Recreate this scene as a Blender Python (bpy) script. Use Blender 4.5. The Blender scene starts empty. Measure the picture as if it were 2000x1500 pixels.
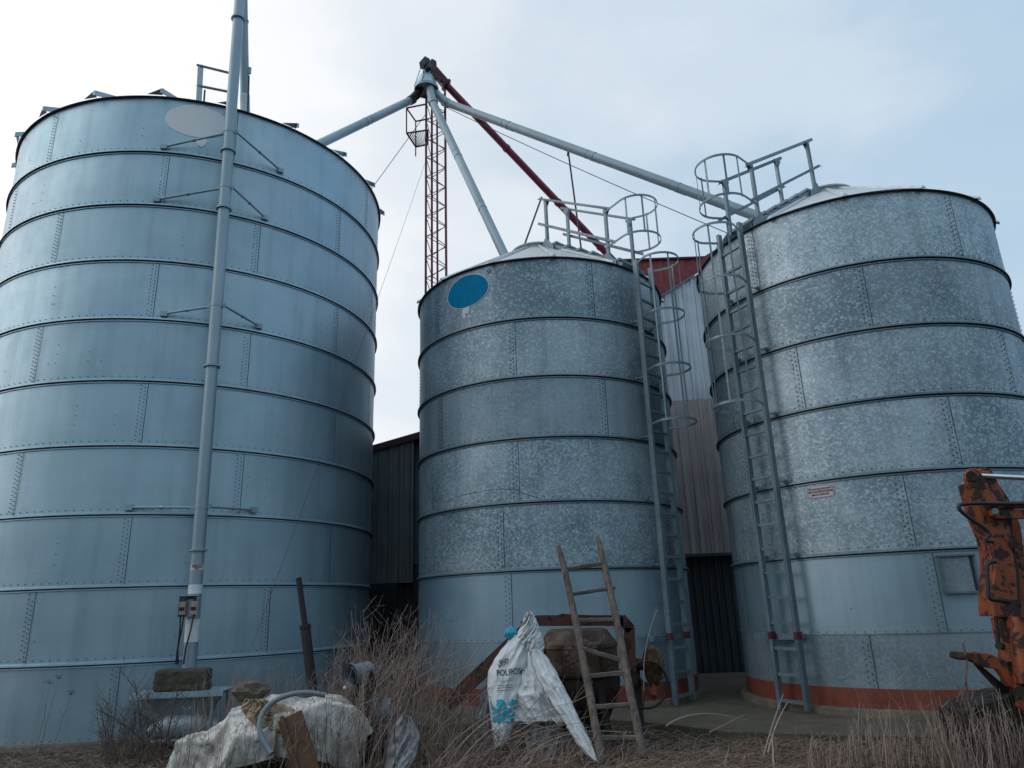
import bpy, math, random
import numpy as np
from mathutils import Vector, Matrix, noise
random.seed(7)
D2R = math.radians
# ------------------------------------------------------------------ camera
PITCH, ROLL, FPX = .3023, .0347, 1411.9
CAMZ = 1.6
R0 = Vector((1, 0, 0)); U0 = Vector((0, -math.sin(PITCH), math.cos(PITCH))); FW = Vector((0, math.cos(PITCH), math.sin(PITCH)))
RT = R0*math.cos(ROLL) - U0*math.sin(ROLL); UP = R0*math.sin(ROLL) + U0*math.cos(ROLL)
sc = bpy.context.scene
col = sc.collection
cd = bpy.data.cameras.new("camera"); cam = bpy.data.objects.new("camera", cd); col.objects.link(cam)
cd.sensor_width = 36; cd.lens = FPX/2000*36; cd.clip_end = 4000; cd.clip_start = .05
M = Matrix((RT, UP, -FW)).transposed().to_4x4(); M.translation = (0, 0, CAMZ)
cam.matrix_world = M
sc.camera = cam
sc.view_settings.view_transform = 'Standard'; sc.view_settings.look = 'None'
sc.view_settings.exposure = 0.24; sc.view_settings.gamma = 1
sc.cycles.max_bounces = 6
# ------------------------------------------------------------------ world: overcast, brighter to the left, thinner cloud to the right
SUN_DIR = Vector((-.80, -.10, .62)).normalized()        # towards the sun, veiled by cloud
w = bpy.data.worlds.new("World"); sc.world = w; w.use_nodes = True
nt = w.node_tree; nt.nodes.clear()
def nn(nt, typ, **kw):
    n = nt.nodes.new(typ)
    for k, v in kw.items():
        if k in ('operation', 'blend_type', 'data_type', 'feature', 'distance', 'noise_dimensions', 'sky_type', 'interpolation_type', 'bands_direction', 'wave_type', 'vector_type'):
            setattr(n, k, v)
    return n
def link(nt, a, b): nt.links.new(a, b)
def math_(nt, op, a, b=None, clamp=False):
    n = nt.nodes.new('ShaderNodeMath'); n.operation = op; n.use_clamp = clamp
    for i, v in enumerate((a, b)):
        if v is None: continue
        if isinstance(v, (int, float)): n.inputs[i].default_value = v
        else: link(nt, v, n.inputs[i])
    return n.outputs[0]
def ramp(nt, src, stops, interp='LINEAR'):
    n = nt.nodes.new('ShaderNodeValToRGB'); link(nt, src, n.inputs[0]); cr = n.color_ramp; cr.interpolation = interp
    while len(cr.elements) < len(stops): cr.elements.new(.5)
    for e, (p, c) in zip(cr.elements, stops):
        e.position = p; e.color = (c, c, c, 1) if isinstance(c, (int, float)) else (*c, 1)
    return n.outputs[0]
def mix(nt, fac, a, b, blend='MIX'):
    n = nt.nodes.new('ShaderNodeMix'); n.data_type = 'RGBA'; n.blend_type = blend
    for i, v in ((0, fac), (6, a), (7, b)):
        if isinstance(v, (int, float)): n.inputs[i].default_value = v if i == 0 else (v, v, v, 1)
        elif isinstance(v, tuple): n.inputs[i].default_value = (*v, 1)
        else: link(nt, v, n.inputs[i])
    return n.outputs[2]
sky = nn(nt, 'ShaderNodeTexSky', sky_type='NISHITA'); sky.sun_disc = False
sky.sun_elevation = math.asin(SUN_DIR.z); sky.sun_rotation = math.atan2(SUN_DIR.x, SUN_DIR.y)
tc = nt.nodes.new('ShaderNodeTexCoord'); sep = nt.nodes.new('ShaderNodeSeparateXYZ'); link(nt, tc.outputs['Generated'], sep.inputs[0])
mp = nt.nodes.new('ShaderNodeMapping'); link(nt, tc.outputs['Generated'], mp.inputs[0]); mp.inputs['Scale'].default_value = (1.2, 1.2, 2.6)
ns = nt.nodes.new('ShaderNodeTexNoise'); link(nt, mp.outputs[0], ns.inputs['Vector']); ns.inputs['Scale'].default_value = 1.9; ns.inputs['Detail'].default_value = 6; ns.inputs['Roughness'].default_value = .5
t = math_(nt, 'ADD', sep.outputs[0], math_(nt, 'MULTIPLY', math_(nt, 'SUBTRACT', ns.outputs[0], .5), 1.05))
t = math_(nt, 'ADD', math_(nt, 'MULTIPLY', t, .86), .44)
front = ramp(nt, t, [(0, (.98, .98, .985)), (.2, (.86, .875, .895)), (.42, (.69, .74, .79)), (.6, (.56, .65, .745)), (.78, (.43, .56, .69)), (1, (.33, .48, .65))], 'EASE')
back = ramp(nt, sep.outputs[2], [(0, (.09, .125, .15)), (.10, (.16, .225, .275)), (.30, (.31, .425, .51)), (.6, (.45, .59, .69)), (1, (.58, .72, .82))])
bf = ramp(nt, math_(nt, 'ADD', math_(nt, 'MULTIPLY', sep.outputs[1], 1.0), .62), [(0, 1), (.9, 0)], 'EASE')
lbright = ramp(nt, sep.outputs[0], [(0, 1), (1, 0)])
cloud = mix(nt, bf, front, back)
vm = nt.nodes.new('ShaderNodeVectorMath'); vm.operation = 'SCALE'; link(nt, cloud, vm.inputs[0]); vm.inputs[3].default_value = 10.0
skym = mix(nt, .94, sky.outputs[0], vm.outputs[0])
bg = nt.nodes.new('ShaderNodeBackground'); link(nt, skym, bg.inputs[0]); bg.inputs[1].default_value = .1
wo = nt.nodes.new('ShaderNodeOutputWorld'); link(nt, bg.outputs[0], wo.inputs[0])
# ------------------------------------------------------------------ sun
ld = bpy.data.lights.new("sun", 'SUN'); ld.energy = .6; ld.angle = D2R(60); ld.color = (1, .96, .9)
sun = bpy.data.objects.new("sun", ld); col.objects.link(sun)
sun.rotation_euler = SUN_DIR.to_track_quat('Z', 'Y').to_euler()

# ------------------------------------------------------------------ positions
CAMO = Vector((0, 0, CAMZ))
def ray(x, y): return FW + RT*((x-1000)/FPX) + UP*((750-y)/FPX)
def PY(x, y, Y): d = ray(x, y); return CAMO + d*(Y/d.y)              # point seen at (x,y) of the photo, Y metres in front
def PZ(x, y, z): d = ray(x, y); return CAMO + d*((z-CAMZ)/d.z)
GZ = -.1
# silos: centre, radius
SA = ((-6.9935, 15.1703), 3.886); SB = ((.6478, 14.6546), 2.585); SC = ((6.3572, 12.7639), 2.585)
def AZ(S, az, r=None, z=0):
    a = D2R(az); r = S[1] if r is None else r
    return Vector((S[0][0]+r*math.cos(a), S[0][1]+r*math.sin(a), z))

# ------------------------------------------------------------------ object helpers
ORG = {}
def setp(o, label=None, cat=None, group=None, kind=None):
    if label: o['label'] = label
    if cat: o['category'] = cat
    if group: o['group'] = group
    if kind: o['kind'] = kind
    return o
def thing(name, loc, label, cat, group=None):
    o = bpy.data.objects.new(name, None); col.objects.link(o); o.location = loc; o.empty_display_size = .1
    ORG[o.name] = Vector(loc)
    return setp(o, label, cat, group)
class MB:
    def __init__(s): s.v = []; s.f = []; s.m = []; s.uv = None
    def add(s, vs, fs, mi=0):
        b = len(s.v); s.v += [tuple(v) for v in vs]; s.f += [tuple(i+b for i in f) for f in fs]; s.m += [mi]*len(fs); return s
    def hexa(s, p, mi=0):       # 8 points: 0-3 bottom ring, 4-7 top ring
        return s.add(p, [(3, 2, 1, 0), (4, 5, 6, 7), (0, 1, 5, 4), (1, 2, 6, 5), (2, 3, 7, 6), (3, 0, 4, 7)], mi)
    def box(s, c, sx, sy, sz, rz=0, mi=0, ax=None):
        c = Vector(c)
        if ax is None: X = Vector((math.cos(rz), math.sin(rz), 0)); Y = Vector((-math.sin(rz), math.cos(rz), 0)); Z = Vector((0, 0, 1))
        else: X, Y, Z = ax
        X = X*sx/2; Y = Y*sy/2; Z = Z*sz/2
        return s.hexa([c-X-Y-Z, c+X-Y-Z, c+X+Y-Z, c-X+Y-Z, c-X-Y+Z, c+X-Y+Z, c+X+Y+Z, c-X+Y+Z], mi)
    def bar(s, p, q, w, h=None, side=None, mi=0):
        p = Vector(p); q = Vector(q); h = w if h is None else h
        d = (q-p).normalized(); sd = side if side is not None else (Vector((0, 0, 1)) if abs(d.z) < .9 else Vector((1, 0, 0)))
        X = d.cross(sd).normalized(); Y = X.cross(d).normalized(); X = X*w/2; Y = Y*h/2
        return s.hexa([p-X-Y, p+X-Y, p+X+Y, p-X+Y, q-X-Y, q+X-Y, q+X+Y, q-X+Y], mi)
    def angle(s, p, q, w, side, t=.006, mi=0):     # L profile
        p = Vector(p); q = Vector(q); d = (q-p).normalized(); X = d.cross(side).normalized(); Y = X.cross(d).normalized()
        s.bar(p+X*w/2, q+X*w/2, w, t, side=Y, mi=mi); s.bar(p+Y*w/2, q+Y*w/2, t, w, side=Y, mi=mi); return s
    def tube(s, pts, r, n=12, cap=True, mi=0, closed=False):
        pts = [Vector(p) for p in pts]; N = len(pts); rs = r if isinstance(r, (list, tuple)) else [r]*N
        b = len(s.v); ref = None
        for i, p in enumerate(pts):
            if closed: d = pts[(i+1) % N]-pts[i-1]
            else: d = pts[min(i+1, N-1)]-pts[max(i-1, 0)]
            if d.length < 1e-9: d = Vector((0, 0, 1))
            d.normalize()
            if ref is None: ref = Vector((0, 0, 1)) if abs(d.z) < .9 else Vector((1, 0, 0))
            X = d.cross(ref); X.normalize(); Y = X.cross(d); Y.normalize(); ref = Y
            for k in range(n):
                a = 2*math.pi*k/n; s.v.append(tuple(p+X*(rs[i]*math.cos(a))+Y*(rs[i]*math.sin(a))))
        L = N if closed else N-1
        for i in range(L):
            j = (i+1) % N
            for k in range(n):
                s.f.append((b+i*n+k, b+i*n+(k+1) % n, b+j*n+(k+1) % n, b+j*n+k)); s.m.append(mi)
        if cap and not closed:
            s.f.append(tuple(b+k for k in reversed(range(n)))); s.m.append(mi)
            s.f.append(tuple(b+(N-1)*n+k for k in range(n))); s.m.append(mi)
        return s
    def lathe(s, c, prof, n=48, a0=0, a1=360, axis=None, mi=0, close=False):   # prof [(r,z)]
        c = Vector(c); full = abs(a1-a0) >= 359.9; K = n if full else n+1
        if axis is None: X = Vector((1, 0, 0)); Y = Vector((0, 1, 0)); Z = Vector((0, 0, 1))
        else: Z = Vector(axis).normalized(); X = Z.cross(Vector((0, 1, .01))).normalized(); Y = Z.cross(X)
        b = len(s.v)
        for k in range(K):
            a = D2R(a0+(a1-a0)*k/n); e = X*math.cos(a)+Y*math.sin(a)
            for r_, z_ in prof: s.v.append(tuple(c+e*r_+Z*z_))
        m = len(prof)
        for k in range(n):
            k2 = (k+1) % K
            for i in range(m if close else m-1):
                i2 = (i+1) % m
                s.f.append((b+k*m+i, b+k2*m+i, b+k2*m+i2, b+k*m+i2)); s.m.append(mi[i] if isinstance(mi, (list, tuple)) else mi)
        return s
    def blob(s, c, r, sc_=(1, 1, 1), n=8, rough=0, seed=0, mi=0, rz=0):
        c = Vector(c); b = len(s.v); rows = n
        for i in range(rows+1):
            th = math.pi*i/rows
            for k in range(2*n):
                a = math.pi*k/n; v = Vector((math.sin(th)*math.cos(a), math.sin(th)*math.sin(a), math.cos(th)))
                q = 1+rough*noise.noise(v*1.7+Vector((seed*3.1, seed, 0)))+rough*.4*noise.noise(v*4+Vector((seed, 0, 5)))
                v = Vector((v.x*sc_[0], v.y*sc_[1], v.z*sc_[2]))*r*q
                v = Vector((v.x*math.cos(rz)-v.y*math.sin(rz), v.x*math.sin(rz)+v.y*math.cos(rz), v.z)); s.v.append(tuple(c+v))
        for i in range(rows):
            for k in range(2*n):
                k2 = (k+1) % (2*n); s.f.append((b+i*2*n+k, b+(i+1)*2*n+k, b+(i+1)*2*n+k2, b+i*2*n+k2)); s.m.append(mi)
        return s
    def prism(s, pts, ex, mi=0):     # closed outline extruded by vector
        n = len(pts); ex = Vector(ex); P = [Vector(p) for p in pts]; b = len(s.v)
        s.v += [tuple(p) for p in P]+[tuple(p+ex) for p in P]
        s.f.append(tuple(b+i for i in reversed(range(n)))); s.f.append(tuple(b+n+i for i in range(n))); s.m += [mi, mi]
        for i in range(n): j = (i+1) % n; s.f.append((b+i, b+j, b+n+j, b+n+i)); s.m.append(mi)
        return s
    def build(s, name, mats, parent=None, smooth=False, org=None, auto=None):
        off = Vector((0, 0, 0))
        if parent is not None: off = ORG[parent.name]
        elif org is not None: off = Vector(org)
        me = bpy.data.meshes.new(name)
        V = np.array(s.v, dtype=float)-np.array(off)
        me.from_pydata(V.tolist(), [], s.f)
        mats = mats if isinstance(mats, (list, tuple)) else [mats]
        for m in mats: me.materials.append(m)
        if len(mats) > 1: me.polygons.foreach_set('material_index', s.m)
        if smooth or auto: me.polygons.foreach_set('use_smooth', [True]*len(me.polygons))
        me.update()
        if auto: me.set_sharp_from_angle(angle=D2R(auto))
        o = bpy.data.objects.new(name, me); col.objects.link(o)
        if parent is not None: o.parent = parent
        else: o.location = off
        ORG[o.name] = off
        return o
def bevel(o, w_=.006, seg=2):
    m = o.modifiers.new('bevel', 'BEVEL'); m.width = w_; m.segments = seg; m.limit_method = 'ANGLE'; return o

# ------------------------------------------------------------------ materials
def newmat(name):
    m = bpy.data.materials.new(name); m.use_nodes = True; nt = m.node_tree; p = nt.nodes['Principled BSDF']; return m, nt, p
def coords(nt, scale=(1, 1, 1), rnd=False, which='Object'):
    tc = nt.nodes.new('ShaderNodeTexCoord'); out = tc.outputs[which]
    if rnd:
        oi = nt.nodes.new('ShaderNodeObjectInfo'); va = nt.nodes.new('ShaderNodeVectorMath'); va.operation = 'ADD'
        link(nt, out, va.inputs[0]); m = math_(nt, 'MULTIPLY', oi.outputs['Random'], 37.0); link(nt, m, va.inputs[1]); out = va.outputs[0]
    mp = nt.nodes.new('ShaderNodeMapping'); link(nt, out, mp.inputs[0]); mp.inputs['Scale'].default_value = scale
    return mp.outputs[0]
def noisef(nt, vec, scale, detail=4, rough=.55, dist=0):
    n = nt.nodes.new('ShaderNodeTexNoise'); link(nt, vec, n.inputs['Vector']); n.inputs['Scale'].default_value = scale
    n.inputs['Detail'].default_value = detail; n.inputs['Roughness'].default_value = rough; n.inputs['Distortion'].default_value = dist; return n.outputs[0]
def bump(nt, p, h, strength=.3, dist=.01):
    b = nt.nodes.new('ShaderNodeBump'); link(nt, h, b.inputs['Height']); b.inputs['Strength'].default_value = strength; b.inputs['Distance'].default_value = dist
    link(nt, b.outputs[0], p.inputs['Normal'])
def simple(name, c, rough=.6, metal=0, var=.25, vs=6, bmp=.15, bscale=40):
    m, nt, p = newmat(name); v = coords(nt, rnd=True)
    n1 = noisef(nt, v, vs, 6)
    c0 = tuple(x*(1-var) for x in c); c1 = tuple(min(1, x*(1+var)) for x in c)
    link(nt, ramp(nt, n1, [(.3, c0), (.7, c1)]), p.inputs['Base Color'])
    p.inputs['Roughness'].default_value = rough; p.inputs['Metallic'].default_value = metal
    if bmp: bump(nt, p, noisef(nt, v, bscale, 3), bmp, .01)
    return m
def galv(name, lo, hi, flake=0, rough=.42, metal=.8, cover=.5, streak=.12, fscale=30):
    m, nt, p = newmat(name)
    v = coords(nt, rnd=True)
    big = noisef(nt, v, .55, 3)
    vs_ = coords(nt, (2.2, 2.2, .10), rnd=True); st = noisef(nt, vs_, 2.2, 6, .6)
    vh = coords(nt, (.15, .15, 30), rnd=True); hz = noisef(nt, vh, 3, 3, .6)
    base = ramp(nt, big, [(.35, tuple(lo)), (.65, tuple(x*.5+y*.5 for x, y in zip(lo, hi)))])
    if flake:
        vo = nt.nodes.new('ShaderNodeTexVoronoi'); link(nt, v, vo.inputs['Vector']); vo.inputs['Scale'].default_value = fscale; vo.inputs['Randomness'].default_value = 1
        dn = nt.nodes.new('ShaderNodeTexNoise'); link(nt, v, dn.inputs['Vector']); dn.inputs['Scale'].default_value = fscale*1.4; dn.inputs['Detail'].default_value = 2
        va = nt.nodes.new('ShaderNodeVectorMath'); va.operation = 'MULTIPLY_ADD'; link(nt, dn.outputs['Color'], va.inputs[0]); va.inputs[1].default_value = (.085, .085, .085); link(nt, v, va.inputs[2])
        link(nt, va.outputs[0], vo.inputs['Vector'])
        s1 = nt.nodes.new('ShaderNodeSeparateXYZ'); link(nt, vo.outputs['Color'], s1.inputs[0])
        patch = noisef(nt, v, 1.1, 5, .65)
        oi = nt.nodes.new('ShaderNodeObjectInfo')
        # cells whose random value passes a patchy threshold catch the light as bright crystals
        th = math_(nt, 'ADD', math_(nt, 'MULTIPLY', math_(nt, 'SUBTRACT', patch, .5), .8), cover)
        th = math_(nt, 'ADD', th, math_(nt, 'MULTIPLY', math_(nt, 'SUBTRACT', oi.outputs['Random'], .5), .22))
        fl = math_(nt, 'MULTIPLY', math_(nt, 'SUBTRACT', th, s1.outputs[0]), 7.0, True)
        edge = ramp(nt, vo.outputs['Distance'], [(.35, 1), (.8, .35)])
        fl = math_(nt, 'MULTIPLY', fl, math_(nt, 'MULTIPLY', edge, math_(nt, 'ADD', math_(nt, 'MULTIPLY', s1.outputs[1], .7), .3)))
        fl = math_(nt, 'MULTIPLY', fl, flake)
        base = mix(nt, fl, base, tuple(hi))
        rr = math_(nt, 'SUBTRACT', rough+.04, math_(nt, 'MULTIPLY', s1.outputs[2], .14)); link(nt, rr, p.inputs['Roughness'])
    else:
        link(nt, math_(nt, 'ADD', math_(nt, 'MULTIPLY', noisef(nt, v, 3, 5), .18), rough-.09), p.inputs['Roughness'])
    stc = ramp(nt, st, [(.25, 1-streak*2.2), (.5, 1), (.8, 1+streak)])
    base = mix(nt, 1, base, stc, 'MULTIPLY')
    hzc = ramp(nt, hz, [(.3, 1-streak*.8), (.7, 1+streak*.3)])
    base = mix(nt, 1, base, hzc, 'MULTIPLY')
    oi2 = nt.nodes.new('ShaderNodeObjectInfo'); base = mix(nt, 1, base, ramp(nt, oi2.outputs['Random'], [(0, .91), (1, 1.07)]), 'MULTIPLY')
    link(nt, base, p.inputs['Base Color'])
    p.inputs['Metallic'].default_value = metal
    bump(nt, p, math_(nt, 'ADD', math_(nt, 'MULTIPLY', hz, .15), math_(nt, 'MULTIPLY', noisef(nt, v, 1.6, 3), 2.2)), .15, .012)
    return m
M_A = galv('galvanised_smooth', (.34, .47, .55), (.50, .63, .71), 0, .48, .80, streak=.07)
M_S = galv('galvanised_spangled', (.175, .245, .295), (.58, .68, .74), 1.0, .54, .6, .52, .09, 36)
M_S2 = galv('galvanised_fine_spangle', (.185, .255, .305), (.46, .55, .61), .95, .54, .6, .50, .09, 60)
M_R = galv('galvanised_rail', (.13, .19, .23), (.34, .42, .46), .6, .5, .5, .4, .08, 40)
M_T = galv('galvanised_tube', (.28, .365, .42), (.40, .485, .54), 0, .5, .5, streak=.04)
M_ROOF = galv('galvanised_roof', (.52, .57, .60), (.72, .76, .79), .4, .5, .35, .4, .1, 30)
M_DARK = simple('shadow_gap_sealant', (.02, .028, .034), .8, 0)
M_BOLT = simple('bolt_steel', (.14, .18, .21), .5, .6, .3, 30, 0)
M_HOLE = simple('dark_bolt', (.02, .027, .034), .6, .3, .3, 30, 0)
M_EDGE = simple('dark_steel_ring_shade', (.055, .078, .092), .6, .4, .3, 8)  # dark steel, also used to paint shade under the stiffener rings
M_RED = simple('red_oxide_paint', (.20, .028, .032), .5, 0, .25, 5)
M_REDM = simple('maroon_painted_steel', (.19, .022, .045), .45, .1, .35, 4)
M_MAR = simple('dark_maroon_paint', (.07, .018, .03), .5, .1, .35, 6)
M_BLACK = simple('black_rubber', (.016, .017, .019), .5, 0, .3, 10)
M_CREAM = simple('cream_plastic', (.36, .26, .22), .5, 0, .15, 8)
M_WHITE = simple('white_sticker', (.72, .74, .78), .5, 0, .08, 10, 0)
M_INK = simple('dark_ink', (.035, .04, .045), .6, 0, .2, 10, 0)
M_SIGN = simple('faded_pink_sign', (.66, .54, .55), .5, 0, .1, 12, 0)
M_FADE = simple('faded_decal', (.93, .94, .95), .8, .0, .03, 3, 0)
def blue_mat():
    m, nt, p = newmat('blue_vinyl'); v = coords(nt)
    s = noisef(nt, coords(nt, (4, 4, .4)), 6, 5); h = noisef(nt, coords(nt, (.6, .6, 18)), 5, 3)
    c = ramp(nt, s, [(.3, (.0, .19, .38)), (.7, (.0, .26, .48))]); c = mix(nt, ramp(nt, h, [(.66, 0), (.74, .35)]), c, (.2, .5, .65))
    link(nt, c, p.inputs['Base Color']); p.inputs['Roughness'].default_value = .5; p.inputs['Specular IOR Level'].default_value = .05; return m
M_BLUE = blue_mat()
def band_mat():
    m, nt, p = newmat('red_base_paint'); v = coords(nt)
    n = noisef(nt, v, 5, 6, .6); c = ramp(nt, n, [(.3, (.17, .040, .026)), (.7, (.27, .066, .038))])
    ch = noisef(nt, coords(nt, (1, 1, 2), rnd=True), 4.3, 5, .6); f = ramp(nt, ch, [(.70, 0), (.715, 1)])
    c = mix(nt, f, c, (.28, .34, .40)); d = noisef(nt, v, 1.2, 4); c = mix(nt, ramp(nt, d, [(.45, 0), (.8, .5)]), c, (.08, .035, .028))
    link(nt, c, p.inputs['Base Color']); p.inputs['Roughness'].default_value = .7; bump(nt, p, n, .2); return m
M_BAND = band_mat(); M_CLAMP = simple('dull_red_clamp', (.12, .022, .024), .6, .1, .35, 30)
def concrete(name, c, moss=.3):
    m, nt, p = newmat(name); v = coords(nt)
    n = noisef(nt, v, 3, 10, .65); n2 = noisef(nt, v, 28, 5, .7); k = ramp(nt, n, [(.3, tuple(x*.55 for x in c)), (.6, c), (.8, tuple(x*1.25 for x in c))])
    k = mix(nt, ramp(nt, n2, [(.35, .45), (.6, 0)]), k, tuple(x*.4 for x in c))
    k = mix(nt, ramp(nt, noisef(nt, v, 1.1, 6), [(.42, 0), (.65, moss)]), k, (.06, .065, .03))
    link(nt, k, p.inputs['Base Color']); p.inputs['Roughness'].default_value = .92; bump(nt, p, math_(nt, 'ADD', n, n2), .5, .02); return m
M_CON = concrete('mossy_concrete', (.125, .105, .082), .5)
M_CON2 = concrete('pale_concrete', (.185, .15, .125), .45)
M_STONE = concrete('lichen_block', (.085, .07, .055), .4)
def rust_mat(name, paint, rust=(.05, .02, .014), th=.52, metal=.1, sc_=5, rough=.6):
    m, nt, p = newmat(name); v = coords(nt, rnd=True)
    n = noisef(nt, v, sc_, 9, .62, .4); n2 = noisef(nt, v, sc_*5, 6, .6)
    f = ramp(nt, math_(nt, 'ADD', math_(nt, 'MULTIPLY', n, .85), math_(nt, 'MULTIPLY', n2, .15)), [(th-.012, 0), (th+.012, 1)])
    a = ramp(nt, n2, [(.3, tuple(x*.75 for x in paint)), (.7, tuple(min(1, x*1.15) for x in paint))])
    b = ramp(nt, n2, [(.3, tuple(x*.5 for x in rust)), (.7, tuple(x*1.5 for x in rust))])
    f0 = ramp(nt, math_(nt, 'ADD', math_(nt, 'MULTIPLY', n, .6), math_(nt, 'MULTIPLY', n2, .4)), [(th-.10, 0), (th+.02, .75)])
    a = mix(nt, f0, a, tuple(x*.35+y*1.1 for x, y in zip(paint, rust)))
    link(nt, mix(nt, f, a, b), p.inputs['Base Color']); link(nt, math_(nt, 'ADD', math_(nt, 'MULTIPLY', f, .3), rough-.15), p.inputs['Roughness'])
    bump(nt, p, math_(nt, 'ADD', f, n2), .35, .006); return m
M_ORANGE = rust_mat('rusty_orange_paint', (.33, .078, .02), (.04, .018, .016), .52, .1, 6)
M_RUST = rust_mat('brown_rusted_steel', (.055, .024, .014), (.02, .012, .009), .5, .1, 6, .7)
M_DRUM = rust_mat('rusted_mixer_drum', (.062, .034, .021), (.19, .125, .095), .60, .1, 5, .65)
M_BOOM = rust_mat('brown_channel_steel', (.085, .03, .017), (.03, .014, .01), .55, .1, 5, .7)
M_MOTOR = rust_mat('yellowed_motor_cover', (.10, .052, .018), (.045, .022, .012), .5, 0, 9, .8)
M_OLIVE = rust_mat('olive_pump_paint', (.03, .028, .014), (.012, .01, .008), .5, 0, 8, .7)
M_BUCK = rust_mat('dark_bucket_steel', (.022, .019, .013), (.012, .009, .008), .5, 0, 5, .8)
M_CHROME = simple('chromed_rod', (.75, .76, .78), .18, 1, .05, 5, 0)
M_POST = simple('black_iron_post', (.02, .018, .018), .65, .2, .4, 12)
def wood(name, c0, c1, axis=(1, 1, .06)):
    m, nt, p = newmat(name); v = coords(nt, axis, rnd=True); n = noisef(nt, v, 38, 8, .65, .6); v2 = coords(nt, rnd=True); n2 = noisef(nt, v2, 7, 5)
    c = ramp(nt, n, [(.28, tuple(x*.25 for x in c0)), (.42, c0), (.7, c1)]); c = mix(nt, 1, c, ramp(nt, n2, [(.3, .65), (.7, 1.2)]), 'MULTIPLY')
    link(nt, c, p.inputs['Base Color']); p.inputs['Roughness'].default_value = .85; bump(nt, p, n, .6, .008); return m
M_WOOD = wood('weathered_grey_wood', (.11, .083, .073), (.235, .185, .165))
M_RUNG = wood('weathered_rung_wood', (.10, .08, .07), (.22, .175, .16), (.06, 1, 1))
M_BOARD = wood('brown_board', (.10, .048, .025), (.15, .078, .045))
def cloth(name, c, dirt, amt=.5, sc_=3, fold=0):
    m, nt, p = newmat(name); v = coords(nt); n = noisef(nt, v, sc_, 9, .65, .3); n2 = noisef(nt, v, sc_*7, 6, .7)
    k = mix(nt, ramp(nt, n, [(.46, 0), (.66, amt)]), c, dirt); k = mix(nt, ramp(nt, n2, [(.55, 0), (.72, amt*.8)]), k, tuple(x*.5 for x in dirt))
    link(nt, k, p.inputs['Base Color']); p.inputs['Roughness'].default_value = .62
    # woven tape
    wv = noisef(nt, v, 220, 2); hh = math_(nt, 'ADD', wv, math_(nt, 'MULTIPLY', noisef(nt, v, 16, 5), 2.5))
    if fold:
        fv = coords(nt, (1, .3, .3)); fn = noisef(nt, fv, 9, 4, .6, 1.2); rg = math_(nt, 'ABSOLUTE', math_(nt, 'SUBTRACT', fn, .5)); hh = math_(nt, 'SUBTRACT', math_(nt, 'MULTIPLY', hh, .35), math_(nt, 'MULTIPLY', rg, 60.0*fold))
    bump(nt, p, hh, .8 if fold else .5, .008)
    return m
M_TARP = cloth('dirty_tarpaulin', (.66, .64, .61), (.15, .115, .08), .75, 3.6, .12)
M_TAN = cloth('tan_canvas', (.40, .29, .19), (.16, .10, .06), .6, 5)
M_BAG = cloth('woven_white_bag', (.72, .74, .76), (.34, .31, .29), .35, 4)
M_OLDBAG = cloth('grimy_plastic_bag', (.30, .30, .31), (.12, .10, .09), .7, 6)
M_TURQ = cloth('turquoise_print', (.02, .34, .48), (.10, .36, .45), .5, 12)
M_HOSE = simple('grey_hose', (.18, .22, .26), .5, 0, .15, 6)
def ground_mat():
    m, nt, p = newmat('dead_grass_soil'); v = coords(nt)
    n = noisef(nt, v, 2.2, 10, .7); n2 = noisef(nt, v, 40, 6, .7)
    c = ramp(nt, n, [(.3, (.022, .016, .012)), (.55, (.062, .044, .033)), (.75, (.11, .08, .06))]); c = mix(nt, ramp(nt, n2, [(.4, .6), (.6, 0)]), c, (.016, .011, .009))
    link(nt, c, p.inputs['Base Color']); p.inputs['Roughness'].default_value = 1; bump(nt, p, math_(nt, 'ADD', n, n2), .8, .03); return m
M_GROUND = ground_mat()
def stalk_mat(name, a, b):
    m, nt, p = newmat(name); g = nt.nodes.new('ShaderNodeNewGeometry')
    link(nt, ramp(nt, g.outputs['Random Per Island'], [(0, a), (1, b)]), p.inputs['Base Color']); p.inputs['Roughness'].default_value = .8; return m
M_STALK = stalk_mat('dry_stalk', (.04, .027, .024), (.44, .33, .285))
M_STRAW = stalk_mat('straw_litter', (.05, .033, .025), (.42, .315, .25))
M_STRAWL = stalk_mat('pale_straw_litter', (.10, .065, .045), (.38, .27, .20))
M_TWIG = stalk_mat('dark_twig', (.05, .036, .032), (.17, .125, .11))
def cladding(name, c, rough=.5, metal=.2, dirt=.4):
    m, nt, p = newmat(name); v = coords(nt); st = noisef(nt, coords(nt, (5, 5, .16)), 2.6, 7, .6)
    k = ramp(nt, st, [(.3, tuple(x*(1-dirt) for x in c)), (.55, c)]); n = noisef(nt, v, 1.0, 5); k = mix(nt, 1, k, ramp(nt, n, [(.3, .75), (.7, 1.05)]), 'MULTIPLY')
    rs = noisef(nt, coords(nt, (6, 6, .22)), 1.7, 6, .6); k = mix(nt, ramp(nt, rs, [(.68, 0), (.76, .6)]), k, (.18, .09, .05))
    link(nt, k, p.inputs['Base Color']); p.inputs['Roughness'].default_value = rough; p.inputs['Metallic'].default_value = metal; return m
M_CLAD = cladding('pale_steel_cladding', (.62, .68, .75)); M_CLAD2 = cladding('beige_steel_cladding', (.46, .40, .405), dirt=.3)
M_CLAD3 = cladding('grey_weathered_cladding', (.17, .195, .205)); M_CLAD4 = cladding('shaded_lower_cladding', (.05, .057, .065), .7, .1); M_CLADR = cladding('red_steel_cladding', (.27, .036, .04), .5, 0, .25)

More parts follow.
